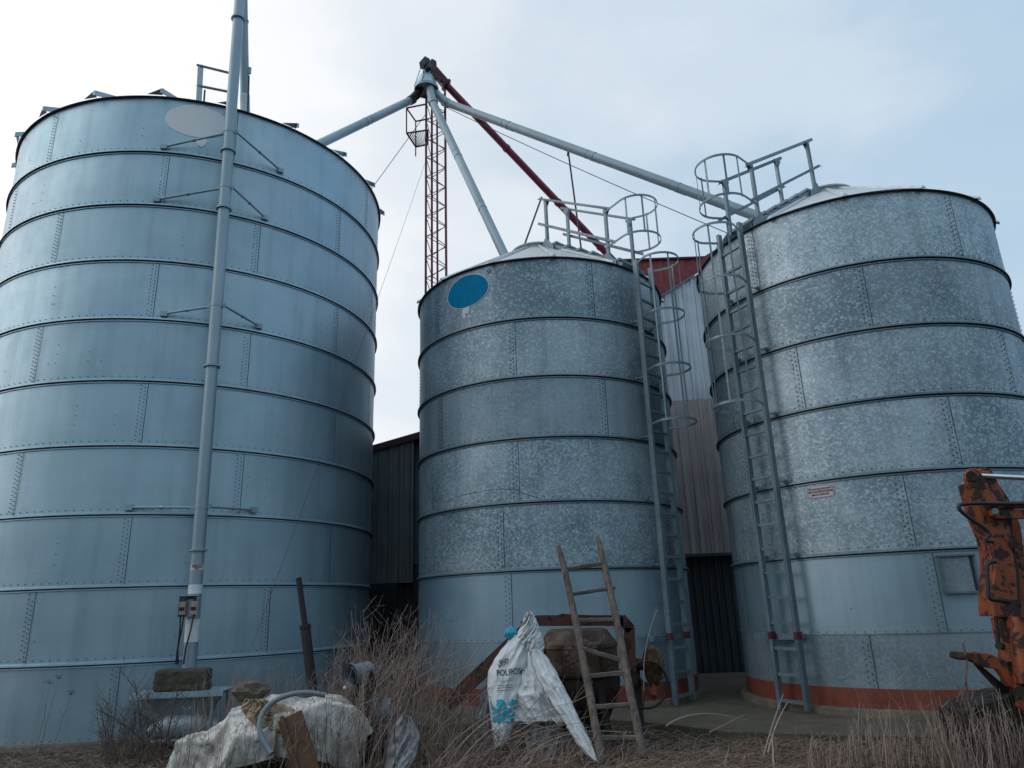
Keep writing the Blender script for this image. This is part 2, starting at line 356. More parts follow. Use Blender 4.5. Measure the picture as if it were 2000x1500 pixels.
# ------------------------------------------------------------------ ground, slab
g = MB(); n = 120
def gz(x, y):
    return GZ+.05*noise.noise(Vector((x*.6, y*.6, 3)))+.025*noise.noise(Vector((x*2.3, y*2.3, 8)))
xs = [-400, -120, -40]+[-14+28*i/n for i in range(n+1)]+[40, 120, 400]; ys = [-400, -100, -20]+[3+17*i/90 for i in range(91)]+[40, 120, 400]
for y in ys:
    for x in xs: g.v.append((x, y, gz(x, y) if (-13 < x < 13 and 3.5 < y < 19) else GZ))
W = len(xs)
for j in range(len(ys)-1):
    for i in range(W-1): g.f.append((j*W+i, j*W+i+1, (j+1)*W+i+1, (j+1)*W+i)); g.m.append(0)
setp(g.build('ground', M_GROUND, smooth=True), 'brown ground covered in dead grass', None, None, 'structure')
sl = MB()
pts = [(-3.6, 11.55), (1.2, 11.35), (1.95, 10.75), (2.55, 9.98), (3.54, 9.54), (4.8, 9.15), (7.5, 8.75), (11, 8.7), (11, 17.9), (-3.6, 17.9)]
P2 = []
for i in range(len(pts)-2):
    a, b = Vector(pts[i]), Vector(pts[i+1]); k = max(1, int((b-a).length/.12))
    for j in range(k):
        q = a.lerp(b, j/k); P2.append((q.x+.02*noise.noise(Vector((q.x*5, q.y*5, 0))), q.y+.03*noise.noise(Vector((q.x*4, q.y*4, 2)))))
P2 += pts[-2:]
sl.prism([(x, y, -.3) for x, y in P2], (0, 0, .355))
o = sl.build('concrete_slab', M_CON); setp(o, 'mossy concrete slab under the two smaller silos', None, None, 'structure'); bevel(o, .012)

# ------------------------------------------------------------------ lettering
def text_mesh(txt, size, fn, space=1.0, bold=0):
    """flat letters of the given height; fn maps (u, v) in metres from the text's centre to a point in space; returns verts, faces"""
    cu = bpy.data.curves.new('t', 'FONT'); cu.body = txt; cu.size = size; cu.align_x = 'CENTER'; cu.align_y = 'CENTER'; cu.space_character = space; cu.resolution_u = 3
    cu.offset = bold
    o = bpy.data.objects.new('t', cu); col.objects.link(o); dg = bpy.context.evaluated_depsgraph_get(); me = bpy.data.meshes.new_from_object(o.evaluated_get(dg))
    V = [fn(v.co.x, v.co.y) for v in me.vertices]; F = [tuple(p.vertices) for p in me.polygons]
    bpy.data.objects.remove(o); bpy.data.curves.remove(cu); bpy.data.meshes.remove(me); return V, F
def disc_mesh(mb, outline, fn, mi=0, rings=6):
    """filled outline [(u,v)] around (0,0) laid on a curved surface"""
    n = len(outline); b = len(mb.v); mb.v.append(tuple(fn(0, 0)))
    for r in range(1, rings+1):
        for u, v in outline: mb.v.append(tuple(fn(u*r/rings, v*r/rings)))
    for k in range(n): mb.f.append((b, b+1+k, b+1+(k+1) % n)); mb.m.append(mi)
    for r in range(rings-1):
        for k in range(n):
            a = b+1+r*n+k; a2 = b+1+r*n+(k+1) % n; mb.f.append((a, a+n, a2+n, a2)); mb.m.append(mi)

# ------------------------------------------------------------------ silos
def silo(S, label, levels, ztop, zbase, seams, nsheet, mats, ribs, slope, boltgap, rooflabel=None):
    (cx, cy), R = S; toc = math.degrees(math.atan2(-cy, -cx))
    root = thing('grain_silo', (cx, cy, zbase), label, 'silo', 'galvanised steel grain silos')
    lv = [ztop]+levels+[zbase]      # top down
    SEG = 192
    for k in range(len(lv)-1):
        z1, z0 = lv[k], lv[k+1]; m = MB(); rows = 7
        ringed = k < len(lv)-2-(1 if S is not SA else 0)
        for j in range(rows+1):
            z = z0+(z1-z0)*j/rows; ee = min(j, rows-j)/rows*2
            for i in range(SEG):
                a = 2*math.pi*i/SEG
                d = .009*ee*noise.noise(Vector((math.cos(a)*3.2*R/2.6, math.sin(a)*3.2*R/2.6, z*1.3+k*5)))+.0035*ee*noise.noise(Vector((math.cos(a)*9, math.sin(a)*9, z*.9+k*3)))
                m.v.append((cx+(R+d)*math.cos(a), cy+(R+d)*math.sin(a), z))
        for j in range(rows):
            for i in range(SEG):
                i2 = (i+1) % SEG; m.f.append((j*SEG+i, j*SEG+i2, (j+1)*SEG+i2, (j+1)*SEG+i)); m.m.append(0)
        sm = len(m.f)
        def onw(az, z, off): return AZ(S, az, R+off, z)
        azs = [seams[k]+360/nsheet*q for q in range(nsheet)]
        for az in azs:      # vertical laps with a dark edge and two rows of bolts
            rel = (az-toc+180) % 360-180
            if abs(rel) > 95: continue
            de = math.degrees(.004/R); 
            for q in range(6):
                za = z0+(z1-z0)*q/6+.02*(q == 0); zb = z0+(z1-z0)*(q+1)/6
                m.add([onw(az-de, za, .006), onw(az+de, za, .006), onw(az+de, zb, .006), onw(az-de, zb, .006)], [(0, 1, 2, 3)], 1)
            for row in (.045, .105):
                dz = .0655 if S is SA else .075; nb = int((z1-z0-.1)/dz)
                for q in range(nb):
                    if random.random() < .03: continue
                    zz = z0+.07+q*dz+(dz/2 if row > .1 else 0); bolt(m, S, az-math.degrees(row/R), zz, .0095 if S is SA else .0100)
        # bolts above each stiffener
        nb = int(2*math.pi*R/boltgap)
        for q in range(nb):
            az = 360*q/nb+k*.7; rel = (az-toc+180) % 360-180
            if abs(rel) > 92: continue
            bolt(m, S, az, z0+(.075 if ringed else .035), .0095)
            if q % 5 == 0 and ringed and k > 0: bolt(m, S, az, z1-.05, .007)
        for q in range(5):  # stray bolts in the sheet middles
            az = toc+random.uniform(-70, 70)
            for r_ in range(random.choice((1, 2, 3))): bolt(m, S, az+.05*r_, z0+.35+.16*r_, .008)
        mt = mats[k] if isinstance(mats, list) else mats
        o = m.build('wall_course', [mt, M_DARK, M_BOLT if S is SA or k >= 5 else M_HOLE], root); o.data.polygons.foreach_set('use_smooth', [i < sm for i in range(len(o.data.polygons))])
        if k > 0:   # stiffener between this course and the one above
            zr = z1; last = (k == len(lv)-2 and S is not SA)
            s = MB()
            if last: s.lathe((cx, cy, zr), [(R-.01, .016), (R+.009, .016), (R+.009, -.001), (R-.01, -.004)], SEG); s.build('sheet_lap', [mt], root, auto=30)
            else:
                s.lathe((cx, cy, zr), [(R-.01, .040), (R+.012, .038), (R+.042, .024), (R+.044, -.003), (R-.01, -.006)], SEG, mi=[0, 0, 0, 1])  # underside coloured dark to paint in its shade, as is the recess below
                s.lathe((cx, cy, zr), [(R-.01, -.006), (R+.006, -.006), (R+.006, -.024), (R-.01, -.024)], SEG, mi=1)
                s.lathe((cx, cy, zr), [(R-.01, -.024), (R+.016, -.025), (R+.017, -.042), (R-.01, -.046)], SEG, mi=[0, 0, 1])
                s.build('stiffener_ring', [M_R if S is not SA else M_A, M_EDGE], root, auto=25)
    # roof
    r = MB(); ap = ztop+slope*(R-.52)
    nr = len(ribs) if len(ribs) > 1 else 14
    rsp = ribs[1]; N = int(round(360/rsp))
    for q in range(N):      # each roof panel slightly sags between its ribs
        a0 = ribs[0]+rsp*q; K = 6
        for i in range(K):
            aa, ab = a0+rsp*i/K, a0+rsp*(i+1)/K
            sa, sb = -.02*math.sin(math.pi*i/K), -.02*math.sin(math.pi*(i+1)/K)
            r.add([AZ(S, aa, R+.055, ztop-.012+sa), AZ(S, ab, R+.055, ztop-.012+sb), AZ(S, ab, .52, ap), AZ(S, aa, .52, ap)], [(0, 1, 2, 3)])
    r.build('roof', [M_ROOF], root, auto=30)
    e = MB(); e.lathe((cx, cy, ztop), [(R-.01, -.030), (R+.03, -.030), (R+.048, -.018), (R+.048, -.010), (R-.01, .0)], SEG, close=False); e.build('eave_flashing', [M_EDGE], root, auto=30)
    for q in range(N):
        az = ribs[0]+rsp*q; rb = MB(); hw = .022 if S is not SA else .02; hh = .05 if S is not SA else .13; ex = .10 if S is not SA else .15
        p = AZ(S, az, R+ex, ztop-.02-ex*slope*.3); t_ = AZ(S, az, .55, ap-.01); T = Vector((-math.sin(D2R(az)), math.cos(D2R(az)), 0))
        up = Vector((0, 0, 1))
        if S is SA:
            rb.hexa([p-T*hw+up*.03, p+T*hw+up*.03, t_+T*hw, t_-T*hw, p-T*hw+up*hh, p+T*hw+up*hh, t_+T*hw+up*.05, t_-T*hw+up*.05])
            # folded gusset that fills the corner under the rib's end
            rb.add([AZ(S, az, R+.06, ztop), p+up*hh, AZ(S, az-4.2, R+.055, ztop+.012)], [(0, 1, 2)])
        else:
            rb.hexa([p-T*.05+up*.0, p+T*.05+up*.0, t_+T*.03, t_-T*.03, p-T*.012+up*hh, p+T*.012+up*hh, t_+T*.01+up*.05, t_-T*.01+up*.05])
        rb.build('roof_rib', [M_ROOF if S is not SA else M_A], root)
    l = MB(); l.lathe((cx, cy, ap-.03), [(.52, 0), (.52, .09), (.57, .10), (.57, .125), (.52, .14), (.001, .15)], 48); l.build('roof_lid', [M_ROOF], root, auto=30)
    pl = MB(); pr = R+.13; zb = zbase
    K = 96
    pl.lathe((cx, cy, 0), [(R-.2, zb), (pr-.03, zb+.004), (pr, zb-.02), (pr+.01, -.35)], K)
    pl.v = [(x+.012*noise.noise(Vector((x*6, y*6, z*6))), y+.012*noise.noise(Vector((x*6, y*6, z*6+9))), z+.006*noise.noise(Vector((x*5, y*5, 4)))) for x, y, z in pl.v]
    pl.build('concrete_plinth', [M_CON2], root, smooth=True)
    return root
def bolt(m, S, az, z, r):
    a = D2R(az); c = AZ(S, az, S[1]+.004, z); T = Vector((-math.sin(a), math.cos(a), 0)); Nn = Vector((math.cos(a), math.sin(a), 0)); Z = Vector((0, 0, 1))
    vs = []
    for k in range(6):
        q = k*math.pi/3; vs.append(c+T*r*math.cos(q)+Z*r*math.sin(q))
    for k in range(6):
        q = k*math.pi/3; vs.append(c+Nn*r*.85+T*r*.7*math.cos(q)+Z*r*.7*math.sin(q))
    m.add(vs, [(k, (k+1) % 6, 6+(k+1) % 6, 6+k) for k in range(6)]+[(6, 7, 8, 9, 10, 11)], 2)
LA = [9.821, 8.723, 7.625, 6.526, 5.428, 4.33, 3.231, 2.133, 1.035]
LB = [6.597, 5.499, 4.401, 3.302, 2.204, 1.106]
siloA = silo(SA, 'tall smooth blue-grey steel silo at the left with a tube running up its wall', LA, 11.03, -.01,
             [-61.2, -25.9+51.4*0, -52.6, -76.6, -52.9, -75.7, -52.2, -75.7, -43, -74.4], 7, M_A, (-80.8, 18), .58, .128)
SL = M_S; SF = M_S2
siloB = silo(SB, 'middle spangled steel silo with a blue oval on its top course', LB, 7.8, .15,
             [-69.4, -102.5, -67.3, -103, -109.7, -107.3, -80], 5, [M_S, M_S, M_S2, M_S, M_S, M_A, M_A], (-85.6, 25.714), .64, .13)
siloC = silo(SC, 'spangled steel silo at the right with a small hatch near its base', LB, 7.8, .15,
             [-72.1, -108.5, -134, -90.4, -108.5, -104.6, -126], 5, [M_S, M_S, M_S, M_S, M_S, M_A, M_S2], (-84, 26-.286), .64, .13)
for S, rt in ((SB, siloB), (SC, siloC)):    # painted base band, a sheet 4 mm proud
    m = MB(); m.lathe((S[0][0], S[0][1], 0), [(S[1]-.005, .152), (S[1]+.012, .152), (S[1]+.012, .405), (S[1]-.002, .409)], 192); m.build('painted_base_band', [M_BAND], rt, auto=30)

def cyl_pt(x, y, S, off):
    d = ray(x, y); (cx, cy), R = S; R += off; a = d.x**2+d.y**2; b = -(d.x*cx+d.y*cy); q = b*b-a*(cx*cx+cy*cy-R*R); return CAMO+d*((-b-math.sqrt(q))/a)
def onS(S, az, z, off): return lambda u, v: AZ(S, az+math.degrees(u/S[1]), S[1]+off, z+v)
# ovals: the faded white one on the left silo, the blue one on the middle silo
def ell(a, b, n=64, sk=0): return [(a*math.cos(2*math.pi*i/n), b*math.sin(2*math.pi*i/n)) for i in range(n)]
m = MB(); disc_mesh(m, ell(.555, .35), onS(SA, -71.6, 10.585, .009)); 
disc_mesh(m, [(-.11, .07), (-.05, .10), (.08, .10), (.12, .06), (.06, -.06), (0, -.10), (-.06, -.05)], onS(SA, -70.0, 10.13, .009), rings=2)
disc_mesh(m, ell(.05, .06, 20), onS(SA, -64.0, 10.93, .009), rings=2)
m.build('oval_decal', [M_FADE], siloA)
m = MB(); fB = onS(SB, -124.0, 7.365, .010); disc_mesh(m, ell(.50, .335), onS(SB, -124.0, 7.365, .008), 1); disc_mesh(m, ell(.485, .322), fB, 0)
disc_mesh(m, ell(.055, .055, 24), onS(SB, -112.9, 7.66, .009), 1, 2); disc_mesh(m, ell(.046, .046, 24), onS(SB, -112.9, 7.66, .012), 0, 2)
disc_mesh(m, [(-.05, .10), (.02, .12), (.10, .10), (.09, .02), (.06, -.03), (.03, .02), (0, -.01), (.01, -.10), (-.05, -.11), (-.08, -.02), (-.08, .06)], onS(SB, -124.6, 6.93, .009), 1, 2)
V, F = text_mesh('R', .06, onS(SB, -112.9, 7.66, .015)); m.add(V, F, 1)
m.build('oval_decal', [M_BLUE, M_WHITE, M_SIGN], siloB)
m = MB(); zs_ = [cyl_pt(x, y, SB, .002) for x, y in ((855, 991), (878, 977), (905, 966), (930, 962), (955, 957), (985, 955), (1008, 957), (1025, 965), (1050, 972))]
m.tube(zs_, .0045, 5); m.build('dent_crease', [M_HOLE], siloB)
# warning plate on the right silo
m = MB()
fS = onS(SC, -133.7, 3.135, .012)
def plate(m, w_, h_, fn, mi, n=10):
    b = len(m.v)
    for i in range(n+1):
        u = -w_/2+w_*i/n; m.v += [tuple(fn(u, -h_/2)), tuple(fn(u, h_/2))]
    for i in range(n): m.f.append((b+2*i, b+2*i+2, b+2*i+3, b+2*i+1)); m.m.append(mi)
plate(m, .40, .165, fS, 0)
f2 = onS(SC, -133.7, 3.135, .016)
for (u0, v0, u1, v1) in ((-.188, .066, .188, .070), (-.188, -.070, .188, -.066), (-.188, -.07, -.184, .07), (.184, -.07, .188, .07)):
    m.add([f2(u0, v0), f2(u1, v0), f2(u1, v1), f2(u0, v1)], [(0, 1, 2, 3)], 1)
for tx, s_, v_, sp in (('PRZY ZAŁADUNKU I ROZŁADUNKU', .030, .044, .86), ('NIE WCHODZIĆ DO SILOSA', .046, .002, .78), ('ŚMIERTELNE ZAGROŻENIE', .032, -.042, .86)):
    V, F = text_mesh(tx, s_, (lambda vv: (lambda u, v: f2(u*.78, v+vv)))(v_), sp, .0008); m.add(V, F, 1)
m.build('warning_plate', [M_SIGN, M_INK], siloC)
# hatch
ha = -98.6; fH = onS(SC, ha, 1.87, .0)
def hexS(m, fn, S, az, z, u0, u1, v0, v1, d0, d1, mi=0):
    f0 = onS(S, az, z, d0); f1 = onS(S, az, z, d1)
    m.hexa([f0(u0, v0), f0(u1, v0), f1(u1, v0), f1(u0, v0), f0(u0, v1), f0(u1, v1), f1(u1, v1), f1(u0, v1)], mi)
m = MB(); n = 6
for i in range(n): hexS(m, None, SC, ha, 1.87, -.195+.39*i/n, -.195+.39*(i+1)/n, -.235, .225, .004, .05)
h = m.build('hatch', [M_S2], siloC, auto=20)
m = MB()
for i in range(n):
    a, b = -.24+.48*i/n, -.24+.48*(i+1)/n
    hexS(m, None, SC, ha, 1.87, a, b, .226, .25, .0, .09); hexS(m, None, SC, ha, 1.87, a+.02, b+.02 if i < n-1 else b, -.262, -.237, .0, .07)
hexS(m, None, SC, ha, 1.87, -.23, -.197, -.236, .225, 0, .065); hexS(m, None, SC, ha, 1.87, .197, .23, -.236, .225, 0, .065)
m.build('hatch_frame', [M_R], h, auto=20)
m = MB(); hexS(m, None, SC, ha+4.1, 1.87, -.03, 0, -.228, .22, .052, .058); m.build('hatch_gap', [M_DARK], h)

# ------------------------------------------------------------------ ladders, cages, roof railings
def ladder_set(S, az, root, hoops, cage_low, up_h, rp, xside):
    a = D2R(az); d = Vector((math.cos(a), math.sin(a), 0)); nrm = Vector((-math.sin(a), math.cos(a), 0)); c0 = Vector((S[0][0], S[0][1], 0)); Z = Vector((0, 0, 1))
    rL = S[1]+.20; hw = .245
    lad = thing_part('ladder', root)
    for sgn in (-1, 1):
        p = c0+d*rL+nrm*hw*sgn
        m = MB(); q0 = p+Z*(.04 if sgn*xside < 0 else .10); q1 = p+Z*7.88
        m.bar(q0, q1, .052, .085, side=d); m.bar(q0+d*.044-nrm*sgn*.002, q1+d*.044-nrm*sgn*.002, .060, .006, side=d)
        m.build('rail', [M_R], lad, auto=30)
        if sgn*xside < 0:
            m = MB(); m.box(p+Z*.045, .12, .10, .03, az); m.build('foot', [M_BLACK], lad)
    k = 0; z = .19
    while z < 7.8:
        m = MB(); j = random.uniform(-.006, .006); m.bar(c0+d*rL-nrm*(hw-.015)+Z*(z+j), c0+d*rL+nrm*(hw-.015)+Z*(z-j), .045, .042, side=Z)
        m.build('rung', [M_R], lad); z += .3635
    # wall brackets with red clamps near the base, thin stays higher up
    m = MB(); zc = 1.10
    for s0 in (-hw, hw):
        s1 = s0+ (.42 if True else 0)*(1 if xside > 0 else -1)*(-1)
        m.box(c0+d*(S[1]+.12)+nrm*(s0*.98-xside*.24)+Z*(zc-.02), .09, .33, .085, a)
        m.box(c0+d*(S[1]+.09)+nrm*(s0*.98-xside*.05)+Z*(zc-.02), .18, .03, .07, a)
    m.build('wall_bracket', [M_R], lad)
    for s0 in (-hw, hw):
        m = MB(); m.box(c0+d*rL+nrm*s0+Z*zc, .105, .066, .105, a); m.box(c0+d*(rL+.05)+nrm*s0+Z*(zc-.02), .02, .06, .025, a); m.build('red_clamp', [M_CLAMP], lad)
    for zz in LB[:-1]:
        for s0 in (-hw, hw):
            m = MB(); m.bar(c0+d*(S[1]+.03)+nrm*s0*1.25+Z*(zz+.05), c0+d*rL+nrm*s0+Z*(zz+.05), .018, .018); m.box(c0+d*(S[1]+.045)+nrm*s0*1.25+Z*(zz+.05), .05, .05, .05, a)
            m.build('wall_stay', [M_R], lad)
    # cage
    cg = thing_part('safety_cage', root); cr = .375
    def hoop_pts(z, ctr, base0, base1):
        pts = [base0+Z*z]; N = 22
        for i in range(N+1):
            t_ = -100+200*i/N; tt = D2R(t_); pts.append(ctr+d*cr*math.cos(tt)+nrm*cr*math.sin(tt)+Z*z)
        pts.append(base1+Z*z); return pts
    ctr = c0+d*(rL+.36)
    b0 = c0+d*rL-nrm*hw; b1 = c0+d*rL+nrm*hw
    def strap(m, pts, hh=.042, th=.010):
        N = len(pts); b = len(m.v); vs = []
        for i, p in enumerate(pts):
            t_ = (pts[min(i+1, N-1)]-pts[max(i-1, 0)]).normalized(); nn_ = t_.cross(Z).normalized()
            vs += [p-nn_*th/2-Z*hh/2, p+nn_*th/2-Z*hh/2, p+nn_*th/2+Z*hh/2, p-nn_*th/2+Z*hh/2]
        fs = [(3, 2, 1, 0)]
        for i in range(N-1):
            for k_ in range(4): fs.append((i*4+k_, i*4+(k_+1) % 4, (i+1)*4+(k_+1) % 4, (i+1)*4+k_))
        fs.append(((N-1)*4, (N-1)*4+1, (N-1)*4+2, (N-1)*4+3)); m.add(vs, fs)
    for z in hoops:
        m = MB(); strap(m, hoop_pts(z, ctr, b0, b1)); m.build('cage_hoop', [M_R], cg, auto=40)
    zt, zb = max(hoops), min(hoops)
    for t_ in (-80, -28, 28, 80):
        tt = D2R(t_); p = ctr+d*(cr-.012)*math.cos(tt)+nrm*(cr-.012)*math.sin(tt); m = MB(); m.bar(p+Z*(zb-.02), p+Z*(zt+.02), .031, .008, side=d*math.cos(tt)+nrm*math.sin(tt)); m.build('cage_bar', [M_R], cg)
        for z in hoops: pass
    # roof railing: two lines of posts beside a stair of angle irons
    slope = .64; rail = thing_part('roof_railing', root)
    def roofz(r_): return 7.8+slope*(S[1]-r_)
    posts = rp; tops = {}
    for i, (r_, sgn) in enumerate(posts):
        b = c0+d*r_+nrm*sgn*.27; rr = math.hypot(r_, .27); zb_ = roofz(rr)-.02; ph = up_h if r_ < 1.6 else up_h+.06
        m = MB(); m.bar(b+Z*(zb_+.02), b+Z*(zb_+ph), .055, .06, side=d); m.build('post', [M_R], rail); tops[(r_ < 1.6, sgn)] = (b, zb_+ph, zb_)
        m = MB(); nd = d if r_ < 1.6 else -d
        m.prism([b+Z*(zb_)-d*.19*(-1)+nrm*sgn*.032, b+Z*(zb_+.24)+nrm*sgn*.032, b+Z*(zb_+.24)-d*.04+nrm*sgn*.032, b+Z*(zb_+slope*.13)-d*.13+nrm*sgn*.032, b+Z*(zb_-slope*.2)+d*.2+nrm*sgn*.032], nrm*sgn*.008)
        m.build('post_foot', [M_R], rail)
        m = MB(); m.prism([b+Z*(zb_+ph+.01)-d*.1-nrm*sgn*.034, b+Z*(zb_+ph+.01)+d*.1-nrm*sgn*.034, b+Z*(zb_+ph-.14)+d*.02-nrm*sgn*.034, b+Z*(zb_+ph-.14)-d*.02-nrm*sgn*.034], -nrm*sgn*.008); m.build('corner_gusset', [M_R], rail)
    for sgn in (-1, 1):
        (pa, za, ba) = tops[(True, sgn)]; (pb, zb2, bb) = tops[(False, sgn)]
        A_ = pa+Z*za; B_ = pb+Z*zb2; e = (B_-A_).normalized()
        m = MB(); m.angle(A_-e*.24, B_+e*.14, .05, Z); m.build('handrail', [M_R], rail)
        A_ = pa+Z*(ba+.52)+nrm*sgn*.05; B_ = pb+Z*(bb+.50)+nrm*sgn*.05; e = (B_-A_).normalized()
        m = MB(); m.angle(A_-e*.26, B_+e*.24, .05, nrm); m.build('middle_rail', [M_R], rail)
    zp0 = tops[(False, -1)]; zp1 = tops[(False, 1)]
    zh = (zp0[1]+zp1[1])/2-.02
    for zz, rad in ((zh, .42), (zh-.78, .42)):
        q0, q1 = zp0[0], zp1[0]; cc = (q0+q1)/2+d*.46; pts_ = [q0+Z*zz-nrm*.03]
        for i in range(25):
            tt = D2R(-108+216*i/24); pts_.append(cc+d*rad*math.cos(tt)+nrm*rad*math.sin(tt)+Z*zz)
        pts_.append(q1+Z*zz+nrm*.03); m = MB(); strap(m, pts_); m.build('cage_hoop', [M_R], cg, auto=40)
    for t_ in (-84, -38, 10, 58, 96):
        tt = D2R(t_); p = cc+d*.405*math.cos(tt)+nrm*.405*math.sin(tt); m = MB(); m.bar(p+Z*(zh-.80), p+Z*(zh+.02), .034, .009, side=d*math.cos(tt)+nrm*math.sin(tt)); m.build('cage_bar', [M_R], cg)
    # stair: stringers and angle treads lying on the roof
    for sgn in (-1, 1):
        m = MB(); m.bar(c0+d*.7+nrm*sgn*.25+Z*(roofz(.7)+.05), c0+d*2.5+nrm*sgn*.25+Z*(roofz(2.5)+.05), .04, .07, side=Z); m.build('stair_stringer', [M_R], rail)
    for i in range(6):
        r_ = .8+i*.32; m = MB(); m.box(c0+d*r_+Z*(roofz(r_)+.12), .12, .56, .05, a); m.build('stair_tread', [M_R], rail)
def thing_part(name, root):
    o = bpy.data.objects.new(name, None); col.objects.link(o); o.parent = root; o.empty_display_size = .1; ORG[o.name] = ORG[root.name]; return o
ladder_set(SB, -45.5, siloB, [7.80, 6.69, 5.65, 4.65], 4.6, 1.17, [(.6, -1), (2.2, -1), (.75, 1), (2.4, 1)], 1)
ladder_set(SC, -151.0, siloC, [7.72, 6.74, 5.70, 4.60], 4.6, 1.17, [(.6, 1), (2.3, 1), (.9, -1), (2.45, -1)], 1)
# short guard rail on the left silo's roof
gr = thing_part('roof_railing', siloA)
def A_(x, y, Y): return PY(x, y, Y)
Yr = 12.6
p0 = PY(388, 205, Yr); p1 = PY(392, 128, Yr); 
m = MB(); m.bar(p0, p1, .10, .05, side=Vector((0, 1, 0))); m.build('post', [M_T], gr)
m = MB(); m.bar(PY(385, 127, Yr), PY(450, 143, Yr-.2), .035, .04); m.build('handrail', [M_EDGE], gr)
m = MB(); m.bar(PY(385, 167, Yr), PY(450, 180, Yr-.2), .035, .04); m.build('middle_rail', [M_EDGE], gr)
m = MB(); m.bar(PY(398, 205, Yr), PY(400, 176, Yr), .025, .03); m.build('strut', [M_EDGE], gr)
m = MB(); m.bar(PY(484, 225, Yr-.2), PY(486, 148, Yr-.3), .03, .03); m.build('post', [M_EDGE], gr)

# ------------------------------------------------------------------ storage building behind the silos
YB = 18.0
bld = thing('warehouse', (2, YB, GZ), 'steel clad warehouse with red upper wall seen between the silos', 'building')
def corrug(m, x0, x1, zf, zb, y, pitch=.25, dep=.035, mi=0):
    x = x0; prof = []
    while x < x1:
        for f, dd in ((0, 0), (.55, 0), (.65, 1), (.9, 1)): prof.append((x+pitch*f, y-dep*dd))
        x += pitch
    prof.append((x1, y)); b = len(m.v)
    for px, py in prof: m.v += [(px, py, zb), (px, py, zf(px))]
    for i in range(len(prof)-1): m.f.append((b+2*i, b+2*i+2, b+2*i+3, b+2*i+1)); m.m.append(mi)
def ztopL(x): return 5.66+(x+3.545)*.262
def ztopR(x): return 9.531+(x-4.094)*.603
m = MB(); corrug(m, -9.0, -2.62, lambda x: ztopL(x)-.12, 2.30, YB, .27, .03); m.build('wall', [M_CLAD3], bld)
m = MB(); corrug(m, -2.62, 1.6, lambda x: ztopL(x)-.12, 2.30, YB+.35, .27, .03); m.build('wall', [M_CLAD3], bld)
m = MB(); m.box((-2.6, YB+.17, 4), .04, .35, 3.4); m.build('wall_return', [M_CLAD3], bld)
m = MB(); corrug(m, 1.6, 8.4, ztopR, 6.60, YB, .245, .035); m.build('wall', [M_CLAD], bld)
m = MB(); corrug(m, 1.6, 5.05, lambda x: 6.59, 6.35, YB, .245, .035); corrug(m, 4.62, 8.4, lambda x: 6.63, 2.72, YB-.02, .245, .035); corrug(m, 1.6, 4.62, lambda x: 6.36, 2.72, YB-.012, .245, .035)
m.build('wall', [M_CLAD2], bld)
m = MB(); corrug(m, -9, 8.4, lambda x: 2.74, -.3, YB+.25, .18, .02); m.build('lower_wall', [M_CLAD4], bld)  # near-black base colour has the shade between the silos painted in
m = MB(); m.box((3.3, YB+.10, 2.70), 10, .34, .05); m.box((3.3, YB-.045, 2.71), 10, .03, .07); m.build('wall_trim', [M_EDGE], bld)
m = MB(); corrug(m, 1.0, 8.8, lambda x: 10.70, 7.4, YB+.16, .30, .02); m.build('upper_wall', [M_CLADR], bld)
m = MB(); m.box((4.9, YB+.15, 10.73), 7.9, .12, .05); m.build('ridge_trim', [M_MAR], bld)
m = MB(); a = Vector((1.5, YB-.05, ztopR(1.5))); b = Vector((7.0, YB-.05, ztopR(7.0))); up = Vector((0, 0, 1))
m.hexa([a-up*.0, a+Vector((0, .25, 0)), b+Vector((0, .25, 0)), b-up*.0, a+up*.36, a+Vector((0, .25, .36)), b+Vector((0, .25, .36)), b+up*.36]); m.build('verge_trim', [M_RED], bld)
m = MB(); m.bar(Vector((1.5, YB-.07, ztopR(1.5)-.01)), Vector((7.0, YB-.07, ztopR(7.0)-.01)), .04, .03); m.build('drip_edge', [M_R], bld)
m = MB(); a = Vector((-9, YB-.1, ztopL(-9)-.13)); b = Vector((1.6, YB-.1, ztopL(1.6)-.13)); e = Vector((0, .5, 0)); 
m.hexa([a, a+e, b+e, b, a+up*.17, a+e+up*.17, b+e+up*.17, b+up*.17]); m.build('verge_trim', [M_MAR], bld)
m = MB(); m.add([(-9, YB, ztopL(-9)), (1.6, YB, ztopL(1.6)), (1.6, 27, ztopL(1.6)), (-9, 27, ztopL(-9))], [(0, 1, 2, 3)])
m.add([(1.0, YB+.2, 10.7), (8.8, YB+.2, 10.7), (8.8, 27, 10.7), (1.0, 27, 10.7)], [(0, 1, 2, 3)])
m.add([(-9, YB+.4, -.3), (-9, 27, -.3), (-9, 27, ztopL(-9)), (-9, YB+.4, ztopL(-9))], [(0, 1, 2, 3)]); m.add([(8.4, YB+.3, -.3), (8.4, 27, -.3), (8.4, 27, 10.7), (8.4, YB+.3, 10.7)], [(0, 1, 2, 3)])
m.add([(-9, 27, -.3), (8.8, 27, -.3), (8.8, 27, 10.7), (-9, 27, 4.3)], [(0, 1, 2, 3)])
m.build('roof', [M_CLADR], bld)
m = MB(); m.box((-2.95, YB-.15, 1.0), .10, .1, 2.6); m.box((-3.35, YB-.1, 1.1), .75, .12, 2.4); m.build('doorway', [M_DARK], bld)

